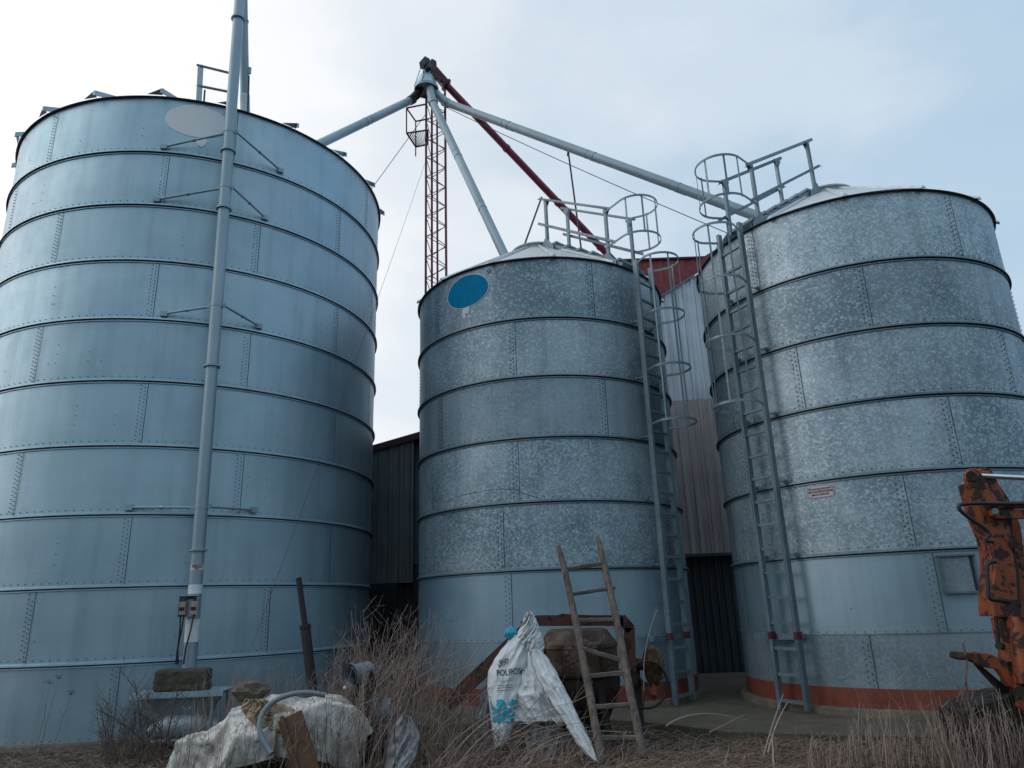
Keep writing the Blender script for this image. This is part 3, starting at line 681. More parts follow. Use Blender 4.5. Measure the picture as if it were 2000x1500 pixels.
# ------------------------------------------------------------------ elevator tower with distributor and spouts
YM = 16.9; mx0, mx1 = -2.12, -1.60; mw = mx1-mx0
tw = thing('elevator_tower', ((mx0+mx1)/2, YM, GZ), 'maroon lattice mast carrying a grain distributor and its sloping pipes', 'elevator tower')
mast = thing_part('lattice_mast', tw); ztm = 15.7
cor = [Vector((mx0, YM, 0)), Vector((mx1, YM+.06, 0)), Vector((mx1-.04, YM+.55, 0)), Vector((mx0+.1, YM+.5, 0))]
for i, c in enumerate(cor):
    m = MB(); m.bar(c+Vector((0, 0, GZ-.1)), c+Vector((0, 0, ztm)), .055, .055, side=Vector((0, 1, 0))); m.build('mast_leg', [M_REDM], mast)
m = MB(); zz = .2; k = 0
while zz < ztm-.3:
    for i in range(4):
        a, b = cor[i], cor[(i+1) % 4]
        if (k+i) % 2: a, b = b, a
        m.bar(a+Vector((0, 0, zz)), b+Vector((0, 0, zz+.30)), .016, .016)
    zz += .30; k += 1
m.build('lacing', [M_REDM], mast)
m = MB(); m.bar(Vector((mx0+.28, YM+.2, 0)), Vector((mx0+.28, YM+.2, ztm)), .05, .05, side=Vector((0, 1, 0))); m.build('inner_pipe', [M_REDM], mast)
# inclined red auger tube
a = PY(850, 141, 16.95); b = PY(866, 160, 16.95); c = PY(1240, 553, 18.7)
m = MB(); m.tube([b, c], .098, 20); m.build('auger_tube', [M_REDM], tw, auto=40)
for t_ in (.33, .60, .82):
    q = b.lerp(c, t_); e = (c-b).normalized(); m = MB(); m.tube([q-e*.05, q+e*.05], .115, 20); m.build('pipe_collar', [M_REDM], tw, auto=40)
# head: housing, two motor boxes
e = (c-b).normalized(); X = e.cross(Vector((0, 1, 0))).normalized(); Yv = X.cross(e)
m = MB(); m.bar(a-e*.05, b+e*.10, .215, .235, side=Vector((0, 1, 0))); m.bar(b+e*.08, b+e*.15, .28, .28, side=Vector((0, 1, 0))); m.build('auger_head', [M_MAR], tw)
m = MB(); q = PY(830, 124, 16.6); X3 = Vector((.80, 0, -.60)); Y3 = Vector((0, 1, 0)); Z3 = X3.cross(Y3)
m.box(q, .17, .22, .27, ax=(X3, Y3, Z3)); m.tube([q-X3*.02+Z3*.1, q+X3*.2-Z3*.1], .09, 12); m.build('gear_motor', [M_EDGE], tw, auto=40)
m = MB(); q = PY(845, 125, 16.9); m.box(q, .15, .18, .17, ax=(X3, Y3, Z3)); m.build('gear_motor', [M_MAR], tw)
m = MB(); m.bar(PY(828, 133, 16.75), PY(862, 158, 16.8), .10, .08); m.bar(PY(832, 142, 16.7), PY(834, 152, 16.75), .20, .16); m.build('motor_bracket', [M_MAR], tw)
# distributor: neck, cone, rim
cc = PY(833, 172, YM-.15); m = MB()
zt = PY(833, 130, YM-.15).z; zc = PY(833, 150, YM-.15).z; zr_ = PY(833, 173, YM-.15).z
m.lathe((cc.x, cc.y, 0), [(.11, zt), (.12, zc), (.19, zc-.01), (.335, zr_+.02)], 32); m.build('distributor_cone', [M_A], tw, auto=30)
m = MB(); m.lathe((cc.x, cc.y, 0), [(.335, zr_+.02), (.34, zr_-.07), (.32, zr_-.07), (.31, zr_+.0), (.001, zr_+.0)], 32); m.build('distributor_drum', [M_T], tw, auto=30)
m = MB()
for q in range(6):
    aa = q*math.pi/3+.3; m.bar(Vector((cc.x+.34*math.cos(aa), cc.y+.34*math.sin(aa), zr_)), Vector((cc.x+.13*math.cos(aa), cc.y+.13*math.sin(aa), zt+.05)), .015, .015)
m.build('cone_stays', [M_EDGE], tw)
sp_end = [Vector((-4.46, 14.05, 11.72)), Vector((-.018, 14.7, 9.10)), Vector((5.15, 12.75, 8.80))]
sp_start = [PY(806, 194, YM-.15), PY(843, 196, YM-.35), PY(868, 199, YM-.1)]
for i, (p, q) in enumerate(zip(sp_start, sp_end)):
    e = (q-p).normalized(); m = MB(); m.tube([p, q+e*.25], .105, 24); s_ = m.build('spout', [M_T], tw, auto=40)
    L = (q-p).length
    for t_ in ((.5,), (.40, .72), (.26, .55, .79, .91))[i]:
        c_ = p.lerp(q, t_); m = MB(); m.tube([c_-e*.012, c_+e*.012], .112, 24); m.tube([c_-e*.22, c_-e*.2], .109, 24); m.bar(c_-e*.15-Vector((0, 0, .125)), c_+e*.15-Vector((0, 0, .125)), .03, .03); m.build('spout_clamp', [M_T], s_, auto=40)
    top = Vector((cc.x, cc.y, zr_-.03)); d_ = (p-top); start = top+Vector((d_.x, d_.y, 0)).normalized()*.17
    m = MB(); m.tube([start+Vector((0, 0, .05)), start.lerp(p, .5)+Vector((0, 0, -.02)), p+e*.16], [.10, .118, .115], 18); m.tube([p-e*.02, p+e*.16], .125, 18)
    m.build('outlet_elbow', [M_RUST if i == 0 else M_T], s_, auto=40)
# service platform
pf = thing_part('service_platform', tw)
def bp(x, y, Y): return PY(x, y, Y)
Yb = YM+.1
TL = bp(794, 211, Yb-.35); TR = bp(834, 203, Yb-.3); TM = bp(812, 237, Yb+.35); BL = bp(794, 260, Yb-.35); BM = bp(812, 287, Yb+.35); BRf = bp(836, 254, Yb-.3); BRb = bp(836, 282, Yb+.35); TRb = bp(838, 232, Yb+.35)
for a, b in ((TL, TR), (TL, TM), (TM, TRb), (TL, BL), (TM, BM), (BL, BM), (BL, BRf), (BM, BRb), (BRf, BRb)):
    m = MB(); m.bar(a, b, .032, .032); m.build('platform_bar', [M_MAR], pf)
m = MB()
for i in range(12):
    t_ = (i+.5)/12; m.bar(BL.lerp(BRf, t_), BM.lerp(BRb, t_), .012, .03, side=Vector((0, 0, 1)))
m.build('floor_grating', [M_MAR], pf)
m = MB(); m.bar(BM, BM-Vector((0, 0, .3)), .03, .03, side=Vector((0, 1, 0))); m.build('platform_bar', [M_MAR], pf)
# stays and guy wires
for i, (p, q) in enumerate(((PY(868, 208, YM), PY(1420, 455, 13.6)), (PY(830, 225, YM+.4), PY(560, 590, 21.5)), (PY(833, 310, YM), PY(492, 1262, 10.5)))):
    m = MB(); k = 24; L = (q-p).length
    m.tube([p.lerp(q, t_/k)-Vector((0, 0, .012*L*4*(t_/k)*(1-t_/k)*.6)) for t_ in range(k+1)], (.010, .010, .004)[i], 5); m.build('guy_wire', [M_EDGE], tw)
p = PY(1110, 297, 15.62); q = PY(1137, 500, 15.6)
m = MB(); m.tube([p, q], .022, 8); m.box(p+Vector((0, 0, -.01)), .06, .28, .03); m.build('prop_rod', [M_EDGE], tw)
p = PY(1058, 385, 15.3); q = PY(1023, 482, 14.8); m = MB(); m.bar(p, q, .035, .035); m.build('prop_rod', [M_EDGE], tw)

# ------------------------------------------------------------------ tube conveyor on the left silo
AO = .42
def PA(x, y, off=AO):
    d = ray(x, y); (cx, cy), R = SA; R += off; a = d.x**2+d.y**2; b = -(d.x*cx+d.y*cy); q = b*b-a*(cx*cx+cy*cy-R*R); return CAMO+d*((-b-math.sqrt(q))/a)
bt = PA(370, 1300); tp = PA(466, 30)
ax = (tp-bt).normalized(); topo = tp+ax*.75
au = thing('tube_conveyor', (bt.x, bt.y, GZ), 'grey vertical auger tube standing against the tall left silo', 'grain auger')
m = MB(); m.tube([bt-ax*.05, topo], .098, 28); tube = m.build('auger_tube', [M_T], au, auto=40)
def along(y):     # point of the axis seen at photo row y
    lo, hi = 0, (topo-bt).length
    for _ in range(40):
        mid = (lo+hi)/2; P = bt+ax*mid; v = P-CAMO; yy = 750-FPX*v.dot(UP)/v.dot(FW)
        if yy > y: lo = mid
        else: hi = mid
    return bt+ax*lo
for y in (38, 296, 408, 716, 1075):
    c = along(y); m = MB(); m.tube([c-ax*.014, c+ax*.014], .132, 28); m.build('flange', [M_T], au, auto=40)
for y, l, r_ in ((258, (320, 287), (548, 333)), (366, (306, 390), (518, 425)), (597, (320, 613), (506, 637)), (990, (252, 991), (496, 996))):
    c = along(y); m = MB(); m.tube([c-ax*.03, c+ax*.03], .104, 24); m.build('pipe_clamp', [M_T], au, auto=40)
    for sx, (wx, wy) in ((-1, l), (1, r_)):
        wpt = PA(wx, wy, .03); near = c+Vector((sx*.13, .04, 0)); m = MB(); m.box(c+Vector((sx*.125, 0, 0)), .07, .02, .07); m.box(wpt, .11, .06, .09, math.atan2(wpt.y-SA[0][1], wpt.x-SA[0][0])+math.pi/2); m.tube([near, wpt], .019, 8)
        mid = near.lerp(wpt, .5); e = (wpt-near).normalized(); m.tube([mid-e*.02, mid+e*.02], .03, 6); m.build('brace_arm', [M_T], au, auto=40)
# return tube going down to the roof
q0 = topo-ax*.15; q1 = PY(479, 232, 13.3); q0 = PY(474, -40, 12.6)
e = (q1-q0).normalized(); m = MB(); m.tube([q0-e*.2, q1], .095, 24); m.build('down_pipe', [M_T], au, auto=40)
m = MB(); k = q0.lerp(q1, .83); m.tube([k, q1], .103, 24); m.build('plastic_sleeve', [M_BAG], au, auto=40)
m = MB(); k = q0.lerp(q1, .66); m.box(k+Vector((.12, 0, 0)), .05, .05, .16); k = q0.lerp(q1, .3); m.tube([k-e*.02, k+e*.02], .11, 20); m.build('pipe_clamp', [M_T], au)
# stickers and bands
def band(y0, y1, r_, mat, name, a0=0, a1=360, mi=0):
    c0_ = along(y0); c1_ = along(y1); m = MB(); m.lathe(c1_, [(r_, 0), (r_, (c0_-c1_).length)], 28, a0, a1, axis=ax); return m.build(name, [mat], au, auto=40)
band(1142, 1160, .1015, M_WHITE, 'white_band'); band(1209, 1254, .1015, M_WHITE, 'white_band')
c0_ = (along(1102)+along(1115))/2; sxv = ax.cross(Vector((0, 1, 0))).normalized(); sxv = -sxv if sxv.x < 0 else sxv; out = Vector((0, -1, 0))
aimd = (CAMO-c0_); aimd.z = 0; aimd.normalize(); sxv = Vector((-aimd.y, aimd.x, 0)); 
def onT(off): return lambda u, v: c0_+ax*v+(aimd*math.cos(u/.1)+sxv*math.sin(u/.1))*(.1+off)
m = MB(); b0 = len(m.v)
fT = onT(.0035)
for i in range(13):
    u = -.115+.23*i/12; m.v += [tuple(fT(u, -.048)), tuple(fT(u, .048))]
for i in range(12): m.f.append((2*i, 2*i+2, 2*i+3, 2*i+1)); m.m.append(0)
for tx, s_, v_ in (('ALMRASCA', .040, .027), ('URZĄDZENIA ROLNE', .020, .002), ('PRODUCENT', .016, -.017), ('TEL.', .016, -.034)):
    V, F = text_mesh(tx, s_, (lambda vv: (lambda u, v: onT(.006)(u*.8, v+vv)))(v_), .9, .0008); m.add(V, F, 1)
m.build('maker_label', [M_SIGN, M_INK], au)
# switch box
cb = along(1184); X = Vector((1, 0, 0)); m = MB(); fy = cb.y-.125
m.box((cb.x, fy, cb.z), .285, .012, .30); m.box((cb.x, fy-.045, cb.z+.15), .285, .09, .01); m.box((cb.x-.142, fy-.045, cb.z), .008, .09, .30); m.box((cb.x+.142, fy-.045, cb.z), .008, .09, .30)
bx = m.build('switch_box', [M_T], au)
for sx in (-1, 1):
    m = MB(); m.box((cb.x+sx*.085, fy-.05, cb.z-.03), .095, .07, .19); s_ = m.build('switch', [M_CREAM], bx); bevel(s_, .008)
    m = MB(); m.box((cb.x+sx*.085, fy-.088, cb.z-.035), .075, .01, .045); m.box((cb.x+sx*.085, fy-.094, cb.z-.035), .055, .01, .028); m.build('switch_button', [M_BLACK], bx)
m = MB(); pts_ = [Vector((cb.x+.085*math.cos(t_*math.pi/12)*1, fy-.05, cb.z+.055+.075*math.sin(t_*math.pi/12))) for t_ in range(13)]; m.tube(pts_, .013, 8); m.build('cable', [M_BLACK], bx)
for sx, ex in ((-.11, -.10), (-.06, -.13), (.085, -.02)):
    m = MB(); p = Vector((cb.x+sx, fy-.05, cb.z-.12)); q = Vector((bt.x+ex, fy-.03, bt.z+.03)); m.tube([p, p.lerp(q, .3)+Vector((.01, -.02, 0)), p.lerp(q, .7)+Vector((-.01, -.01, 0)), q], .012, 8); m.build('cable', [M_BLACK], bx)
# hopper: lid plate, tapered pan, legs, intake scoop
hp = PA(366, 1345, .55); hc = Vector((hp.x, hp.y-.05, 0)); zt_ = PY(366, 1348, hc.y).z
hop = thing_part('intake_hopper', au)
m = MB(); rz = D2R(4); m.box((hc.x, hc.y, zt_), 1.28, .66, .012, rz); m.box((hc.x+.02, hc.y-.335, zt_-.028), 1.28, .012, .075, rz); m.build('cover_plate', [M_A], hop)
m = MB(); m.hexa([Vector((hc.x-.2, hc.y-.15, zt_-.42)), Vector((hc.x+.25, hc.y-.15, zt_-.42)), Vector((hc.x+.25, hc.y+.2, zt_-.42)), Vector((hc.x-.2, hc.y+.2, zt_-.42)),
      Vector((hc.x-.48, hc.y-.28, zt_-.02)), Vector((hc.x+.5, hc.y-.28, zt_-.02)), Vector((hc.x+.5, hc.y+.28, zt_-.02)), Vector((hc.x-.48, hc.y+.28, zt_-.02))]); m.build('tapered_pan', [M_A], hop)
for sx, sy in ((-.5, -.27), (.52, -.27), (-.5, .27), (.52, .27)):
    m = MB(); m.bar((hc.x+sx, hc.y+sy, GZ), (hc.x+sx*.96, hc.y+sy, zt_), .03, .03, side=Vector((0, 1, 0))); m.build('leg', [M_T], hop)
m = MB(); pr = [(0.001, -.06), (.16, -.07), (.27, -.03), (.29, .02)]
m.tube([Vector((hc.x-.40, hc.y-.12, .12)), Vector((hc.x-.2, hc.y-.1, .17)), Vector((hc.x+.25, hc.y-.05, .17)), Vector((hc.x+.5, hc.y, .13))], [.08, .19, .21, .12], 20); m.build('intake_trough', [M_T], hop, auto=50)
m = MB(); m.bar((hc.x-.5, hc.y-.3, .03), (hc.x+.4, hc.y-.38, .05), .04, .03); m.build('skid_rail', [M_T], hop)
# stone block weighing the cover down
m = MB(); sb = PY(358, 1318, hc.y-.12); m.box((0, 0, 0), .74, .30, .29)
o = m.build('stone_block', [M_STONE], org=(0, 0, 0)); o.location = (sb.x-.01, hc.y-.08, zt_+.152); o.rotation_euler = (0, 0, D2R(5))
bevel(o, .045, 4); sd = o.modifiers.new('s', 'SUBSURF'); sd.subdivision_type = 'SIMPLE'; sd.levels = sd.render_levels = 4
tx = bpy.data.textures.new('lump', 'CLOUDS'); tx.noise_scale = .12; dm = o.modifiers.new('d', 'DISPLACE'); dm.texture = tx; dm.strength = .045
setp(o, 'mossy stone block lying on the grey hopper cover', 'stone block')

# ------------------------------------------------------------------ tarpaulin heap: the sheet is dropped over the things it covers
def drape_sheet(colliders, size, res, loc, rot, frames, groundz, seed=0, bend=.5):
    objs = []
    def coll(o, f):
        o.modifiers.new('c', 'COLLISION'); o.collision.thickness_outer = .012; o.collision.cloth_friction = f; objs.append(o)
    for k, l, s, r_ in colliders:
        mb = MB()
        if k == 'box': mb.box((0, 0, 0), *s)
        elif k == 'cyl': mb.tube([(0, -s[1]/2, 0), (0, s[1]/2, 0)], s[0], 28)
        else: mb.blob((0, 0, 0), s[0], (1, 1, s[1]), 10, .35, seed)
        o = mb.build('tmp', [M_DARK]); o.location = l; o.rotation_euler = r_; outward(o); coll(o, 12)
    o = MB().add([(-20, -10, groundz), (20, -10, groundz), (20, 30, groundz), (-20, 30, groundz)], [(0, 1, 2, 3)]).build('tmp', [M_DARK]); coll(o, 25)
    nx, ny = res; mb = MB()
    for j in range(ny+1):
        for i in range(nx+1):
            x = (i/nx-.5)*size[0]; y = (j/ny-.5)*size[1]; mb.v.append((x, y, .07*noise.noise(Vector((x*4.2, y*2.2, seed)))+.045*noise.noise(Vector((x*10, y*4, seed+4)))+.012*noise.noise(Vector((x*22, y*18, seed+9)))))
    for j in range(ny):
        for i in range(nx): a = j*(nx+1)+i; mb.f.append((a, a+1, a+nx+2, a+nx+1)); mb.m.append(0)
    mb.v = [tuple(Matrix.Rotation(rot[2], 3, 'Z') @ Matrix.Rotation(rot[0], 3, 'X') @ Matrix.Rotation(rot[1], 3, 'Y') @ Vector(v) + Vector(loc)) for v in mb.v]
    o = mb.build('tmp', [M_DARK]); objs.append(o)
    c = o.modifiers.new('cl', 'CLOTH'); s = c.settings; s.quality = 5; s.mass = .35; s.tension_stiffness = 12; s.compression_stiffness = 12; s.shear_stiffness = 4; s.bending_stiffness = bend; s.air_damping = 2
    cs = c.collision_settings; cs.use_self_collision = True; cs.self_distance_min = .008; cs.distance_min = .01; cs.collision_quality = 3
    c.point_cache.frame_end = frames+2
    bpy.context.view_layer.update()
    for f in range(1, frames+1): sc.frame_set(f)
    me = bpy.data.meshes.new_from_object(o.evaluated_get(bpy.context.evaluated_depsgraph_get()))
    V = [v.co.copy() for v in me.vertices]; F = [tuple(p.vertices) for p in me.polygons]
    for q in objs: bpy.data.objects.remove(q)
    bpy.data.meshes.remove(me); sc.frame_set(1)
    return V, F
def outward(o):
    import bmesh
    b = bmesh.new(); b.from_mesh(o.data); bmesh.ops.recalc_face_normals(b, faces=b.faces); b.to_mesh(o.data); b.free()
def sheet_obj(name, V, F, mat, th=.006, sub=1, crease=0):
    m = MB().add(V, F); o = m.build(name, [mat], smooth=True, org=V[0])
    if crease:
        off = Vector(V[0]); nr = [v.normal.copy() for v in o.data.vertices]
        for v, n_ in zip(o.data.vertices, nr):
            q = v.co+off; q2 = Vector((q.x*5.0+1.3*noise.noise(q*1.1), q.y*1.4, q.z*1.3))
            a = 1-abs(noise.noise(q2*1.9))*3.2; b = 1-abs(noise.noise(q2*4.3+Vector((3, 1, 7))))*3; c = noise.noise(q*13)
            v.co += n_*crease*(max(a, -.6)+.5*max(b, -.6)+.25*c)
    if sub: s = o.modifiers.new('ss', 'SUBSURF'); s.levels = s.render_levels = sub
    sd = o.modifiers.new('so', 'SOLIDIFY'); sd.thickness = th; return o
cols = [('box', (-3.68, 9.30, .12), (.58, .55, .32), (0, 0, .1)), ('box', (-3.25, 9.36, .22), (.44, .52, .64), (0, .1, .2)), ('cyl', (-2.36, 9.45, .13), (.50, .9), (0, 0, .3)), ('blob', (-2.98, 9.35, .40), (.27, 1), (0, 0, 0)), ('box', (-2.55, 8.95, .30), (.5, .12, .5), (0, 0, .4)), ('box', (-3.15, 8.95, .15), (.2, .4, .4), (0, 0, .3))]
V, F = drape_sheet(cols, (2.62, 1.85), (112, 80), (-2.95, 9.30, .92), (.03, .05, .12), 58, -.1, 4, .25)
o = sheet_obj('tarpaulin', V, F, M_TARP, crease=.016); setp(o, 'dirty white tarpaulin draped over a low heap of junk', 'tarpaulin')
# what lies beneath: a low work bench on iron legs and a drum on its side
bn = thing('low_bench', (-3.66, 9.3, GZ), 'low dark bench half hidden under the left end of the tarpaulin', 'bench')
m = MB(); m.box((-3.66, 9.30, .235), .6, .5, .05, .1); m.build('bench_top', [M_BOARD], bn)
for sx in (-.26, .26):
    for sy in (-.2, .2): m = MB(); m.bar((-3.66+sx, 9.3+sy, GZ), (-3.66+sx, 9.3+sy, .22), .05, .05, side=Vector((0, 1, 0))); m.build('leg', [M_POST], bn)
m = MB(); m.tube([(-2.36+.13, 9.45-.42, .13), (-2.36-.13, 9.45+.42, .13)], .47, 28); o = m.build('steel_drum', [M_RUST], auto=40, org=(-2.36, 9.45, .1)); setp(o, 'rusty steel drum lying under the right end of the tarpaulin', 'drum')
YT = 8.9
m = MB(); m.blob(PY(487, 1352, 9.25), .155, (1.25, .8, .72), 9, .5, 3, rz=.5); o = m.build('boulder', [M_CON2], org=PY(487, 1352, 9.25)); o.data.polygons.foreach_set('use_smooth', [False]*len(o.data.polygons)); setp(o, 'angular grey stone resting on top of the tarpaulin', 'stone')
pts_ = [PY(x, y, Y) for x, y, Y in ((636, 1358, 8.95), (600, 1353, 8.9), (565, 1357, 8.85), (535, 1370, 8.8), (515, 1390, 8.75), (507, 1415, 8.7), (511, 1440, 8.66), (522, 1460, 8.63), (531, 1472, 8.6))]
def smooth(pts, k=6):
    out = []
    for i in range(len(pts)-1):
        p0, p1, p2, p3 = pts[max(i-1, 0)], pts[i], pts[i+1], pts[min(i+2, len(pts)-1)]
        for j in range(k):
            t = j/k; out.append(.5*((2*p1)+(-p0+p2)*t+(2*p0-5*p1+4*p2-p3)*t*t+(-p0+3*p1-3*p2+p3)*t**3))
    return out+[pts[-1]]
m = MB(); m.tube(smooth(pts_), .030, 14); o = m.build('hose', [M_HOSE], auto=60, org=pts_[0]); setp(o, 'grey hose curving over the tarpaulin', 'hose')
m = MB(); a = PY(566, 1398, 8.75); b = PY(606, 1530, 8.55); m.bar(a, b, .27, .035, side=Vector((0, -1, .3))); m.bar(a+Vector((-.08, -.03, 0)), b+Vector((-.08, -.03, 0)), .04, .05, side=Vector((0, -1, .3)))
o = m.build('wooden_board', [M_BOARD], org=a); setp(o, 'brown board leaning against the front of the tarpaulin', 'board'); bevel(o, .006)

# cloths that hang or lie in folds, each a thick sheet with its own depth
class Drape:
    def __init__(s, rows, Y, bulge=.12, fold=.03, seed=0, fdir=0, freq=9, Y1=None):
        s.r = rows; s.Y = Y; s.Y1 = Y if Y1 is None else Y1; s.b = bulge; s.f = fold; s.s = seed; s.d = fdir; s.q = freq
    def lr(s, y):
        r = s.r
        if y <= r[0][0]: return r[0][1], r[0][2]
        for a, b in zip(r, r[1:]):
            if y <= b[0]:
                t = (y-a[0])/(b[0]-a[0]); t_ = t*t*(3-2*t)*.4+t*.6; return a[1]+(b[1]-a[1])*t_, a[2]+(b[2]-a[2])*t_
        return r[-1][1], r[-1][2]
    def at(s, x, y, off=0):
        xl, xr = s.lr(y); u = (x-xl)/max(1e-6, xr-xl); u = min(1, max(0, u)); y0, y1 = s.r[0][0], s.r[-1][0]; v = (y-y0)/(y1-y0)
        c = u+s.d*(v-.5)
        n1 = noise.noise(Vector((c*s.q*.55+s.s, v*1.6, s.s*2))); n2 = noise.noise(Vector((c*s.q*1.3+s.s*3, v*3.0, s.s))); n3 = noise.noise(Vector((c*s.q*2.2, v*9, s.s*5)))
        n4 = noise.noise(Vector((u*4+3*v, v*7-2*u, s.s*7)))
        h = (1-abs(n1)*2.4)*.9+(.6-abs(n2)*2)*.55+n3*.25+(.5-abs(n4)*2)*.35
        dep = s.Y+(s.Y1-s.Y)*v-s.b*math.sqrt(max(0, 1-(2*u-1)**2))-s.f*h-off
        return PY(x+off*0, y, dep)
    def build(s, name, mat, parent=None, nu=46, nv=90, th=.012, jag=2.5, uv=None, org=None):
        m = MB(); y0, y1 = s.r[0][0], s.r[-1][0]
        for j in range(nv+1):
            for i in range(nu+1):
                y = y0+(y1-y0)*j/nv; xl, xr = s.lr(y); u = i/nu
                y2 = y+(jag*noise.noise(Vector((u*6, s.s, 2))) if j in (0, nv) else 0)
                x = xl+(xr-xl)*u+(jag*.5*noise.noise(Vector((v_*8 if (v_ := j/nv) else 0, s.s+i, 1))) if i in (0, nu) else 0)
                p = s.at(x, y); 
                if j == nv: p = p+(s.at(x, y2)-s.at(x, y))
                m.v.append(tuple(p))
        for j in range(nv):
            for i in range(nu): a = j*(nu+1)+i; m.f.append((a, a+nu+1, a+nu+2, a+1)); m.m.append(0)
        o = m.build(name, [mat], parent, smooth=True, org=None if parent else (org or m.v[0])); sd = o.modifiers.new('so', 'SOLIDIFY'); sd.thickness = th; sd.offset = -1; return o
# tan canvas bundle on the tarpaulin
D = Drape([(1366, 478, 520), (1385, 470, 575), (1400, 480, 592), (1420, 500, 595), (1436, 565, 585)], 9.0, .10, .05, 11, .8, 11, 8.85)
o = D.build('canvas_rag', M_TAN, nu=50, nv=50); setp(o, 'crumpled tan canvas rag lying in the middle of the tarpaulin', 'rag')
D = Drape([(1398, 784, 800), (1415, 768, 812), (1440, 762, 822), (1470, 755, 815), (1510, 750, 800)], 9.0, .12, .05, 17, .6, 8, 8.8)
o = D.build('plastic_scrap', M_OLDBAG, nu=30, nv=40); setp(o, 'torn pale plastic sheet lying low among the weeds', 'plastic sheet')

# ------------------------------------------------------------------ cement mixer
YX = 10.25
def q_(x, y, Y=YX): return PY(x, y, Y)
c0_ = q_(1131, 1300)
mxr = thing('cement_mixer', (c0_.x, YX, GZ), 'rusty brown cement mixer standing in front of the middle silo', 'cement mixer')
def zrow(y): return q_(1131, y).z
k = .00705
m = MB(); prof = [(.001, zrow(1226)), (50*k, zrow(1227)), (57*k, zrow(1231)), (60*k, zrow(1236)), (74*k, zrow(1256)), (74.5*k, zrow(1263)), (73*k, zrow(1266)), (74*k, zrow(1300)), (73*k, zrow(1311))]
m.lathe((c0_.x, YX, 0), prof, 56); dr = m.build('drum', [M_DRUM], mxr, auto=28)
m = MB(); m.lathe((c0_.x, YX, 0), [(73*k, zrow(1311)), (79*k, zrow(1312)), (79*k, zrow(1317)), (73*k, zrow(1318))], 56)
for i in range(110):
    a = 2*math.pi*i/110; m.box((c0_.x+79.6*k*math.cos(a), YX+79.6*k*math.sin(a), zrow(1314.5)), .02, .018, .035, a)
m.build('gear_ring', [M_RUST], dr)
m = MB(); m.lathe((c0_.x, YX, 0), [(73*k, zrow(1318)), (75*k, zrow(1330)), (72*k, zrow(1352)), (52*k, zrow(1400)), (38*k, zrow(1425)), (.001, zrow(1427))], 48); m.build('lower_drum', [M_RUST], dr, auto=28)
for a in range(4):
    m = MB(); aa = a*math.pi/2+.5; m.box((c0_.x+74.5*k*math.cos(aa), YX+74.5*k*math.sin(aa), zrow(1285)), .015, .05, .34, aa); m.build('drum_seam', [M_RUST], dr)
F1 = Vector((0, 1, 0))
for a, b, w_ in (((1020, 1224), (1052, 1211), .13), ((1050, 1212), (1216, 1212), .13), ((1212, 1207), (1232, 1230), .13), ((1229, 1226), (1232, 1310), .13)):
    m = MB(); m.bar(q_(*a, YX-.62), q_(*b, YX-.62), w_, .07, side=Vector((0, -1, 0))) if True else None; m.build('frame_channel', [M_BOOM], mxr)
m = MB(); m.prism([q_(1095, 1203, YX-.60), q_(1150, 1203, YX-.60), q_(1150, 1222, YX-.60), q_(1095, 1222, YX-.60)], (0, .02, 0)); m.bar(q_(1040, 1218, YX-.55), q_(1100, 1201, YX-.55), .03, .04, side=F1); m.bar(q_(1095, 1201, YX-.55), q_(1215, 1207, YX-.55), .03, .04, side=F1); m.build('frame_channel', [M_BOOM], mxr)
m = MB(); m.bar(q_(1030, 1228, YX-.62), q_(872, 1378, 9.5), .17, .09, side=Vector((0, -1, 0))); m.build('draw_bar', [M_BOOM], mxr)
for a, b in (((1088, 1330), (1078, 1478)), ((1170, 1330), (1195, 1470)), ((1240, 1290), (1252, 1430))):
    m = MB(); m.bar(q_(*a, YX-.45), q_(*b, YX-.50), .09, .08, side=F1); m.build('leg', [M_POST], mxr)
m = MB(); m.tube([q_(1222, 1296, YX-.55), q_(1268, 1298, YX-.55)], .07, 14); m.tube([q_(1236, 1292, YX-.56), q_(1240, 1340, YX-.56)], .05, 10); m.build('pivot_stub', [M_RUST], mxr, auto=40)
m = MB(); m.blob(q_(1276, 1300, YX-.55), .20, (.62, .8, 1.12), 12, .28, 6); m.build('motor_cover', [M_MOTOR], mxr, smooth=True)
wc = q_(1263, 1337, YX-.75); xa = Vector((.97, .22, 0)).normalized(); za = Vector((.04, 0, 1)).normalized()
hw_ = MB(); hw_.tube([wc+xa*.272*math.cos(i*math.pi/24)+za*.265*math.sin(i*math.pi/24) for i in range(48)], .015, 8, closed=True); wh = hw_.build('hand_wheel', [M_POST], mxr, auto=60)
for i in range(3):
    a = i*2*math.pi/3+.3; m = MB(); m.bar(wc, wc+xa*.27*math.cos(a)+za*.265*math.sin(a), .014, .014); m.build('spoke', [M_POST], wh)
m = MB(); m.tube([wc, wc+Vector((-.03, .25, 0))], .03, 10); m.build('hub', [M_RUST], wh)
m = MB(); m.blob(q_(1274, 1352, YX-.6), .085, (.7, .8, 1.1), 7, .4, 2); m.build('gear_case', [M_BAND], mxr)
m = MB(); m.bar(q_(1084, 1392, YX-.4), q_(1246, 1372, YX-.4), .06, .05, side=F1); m.build('axle', [M_POST], mxr)

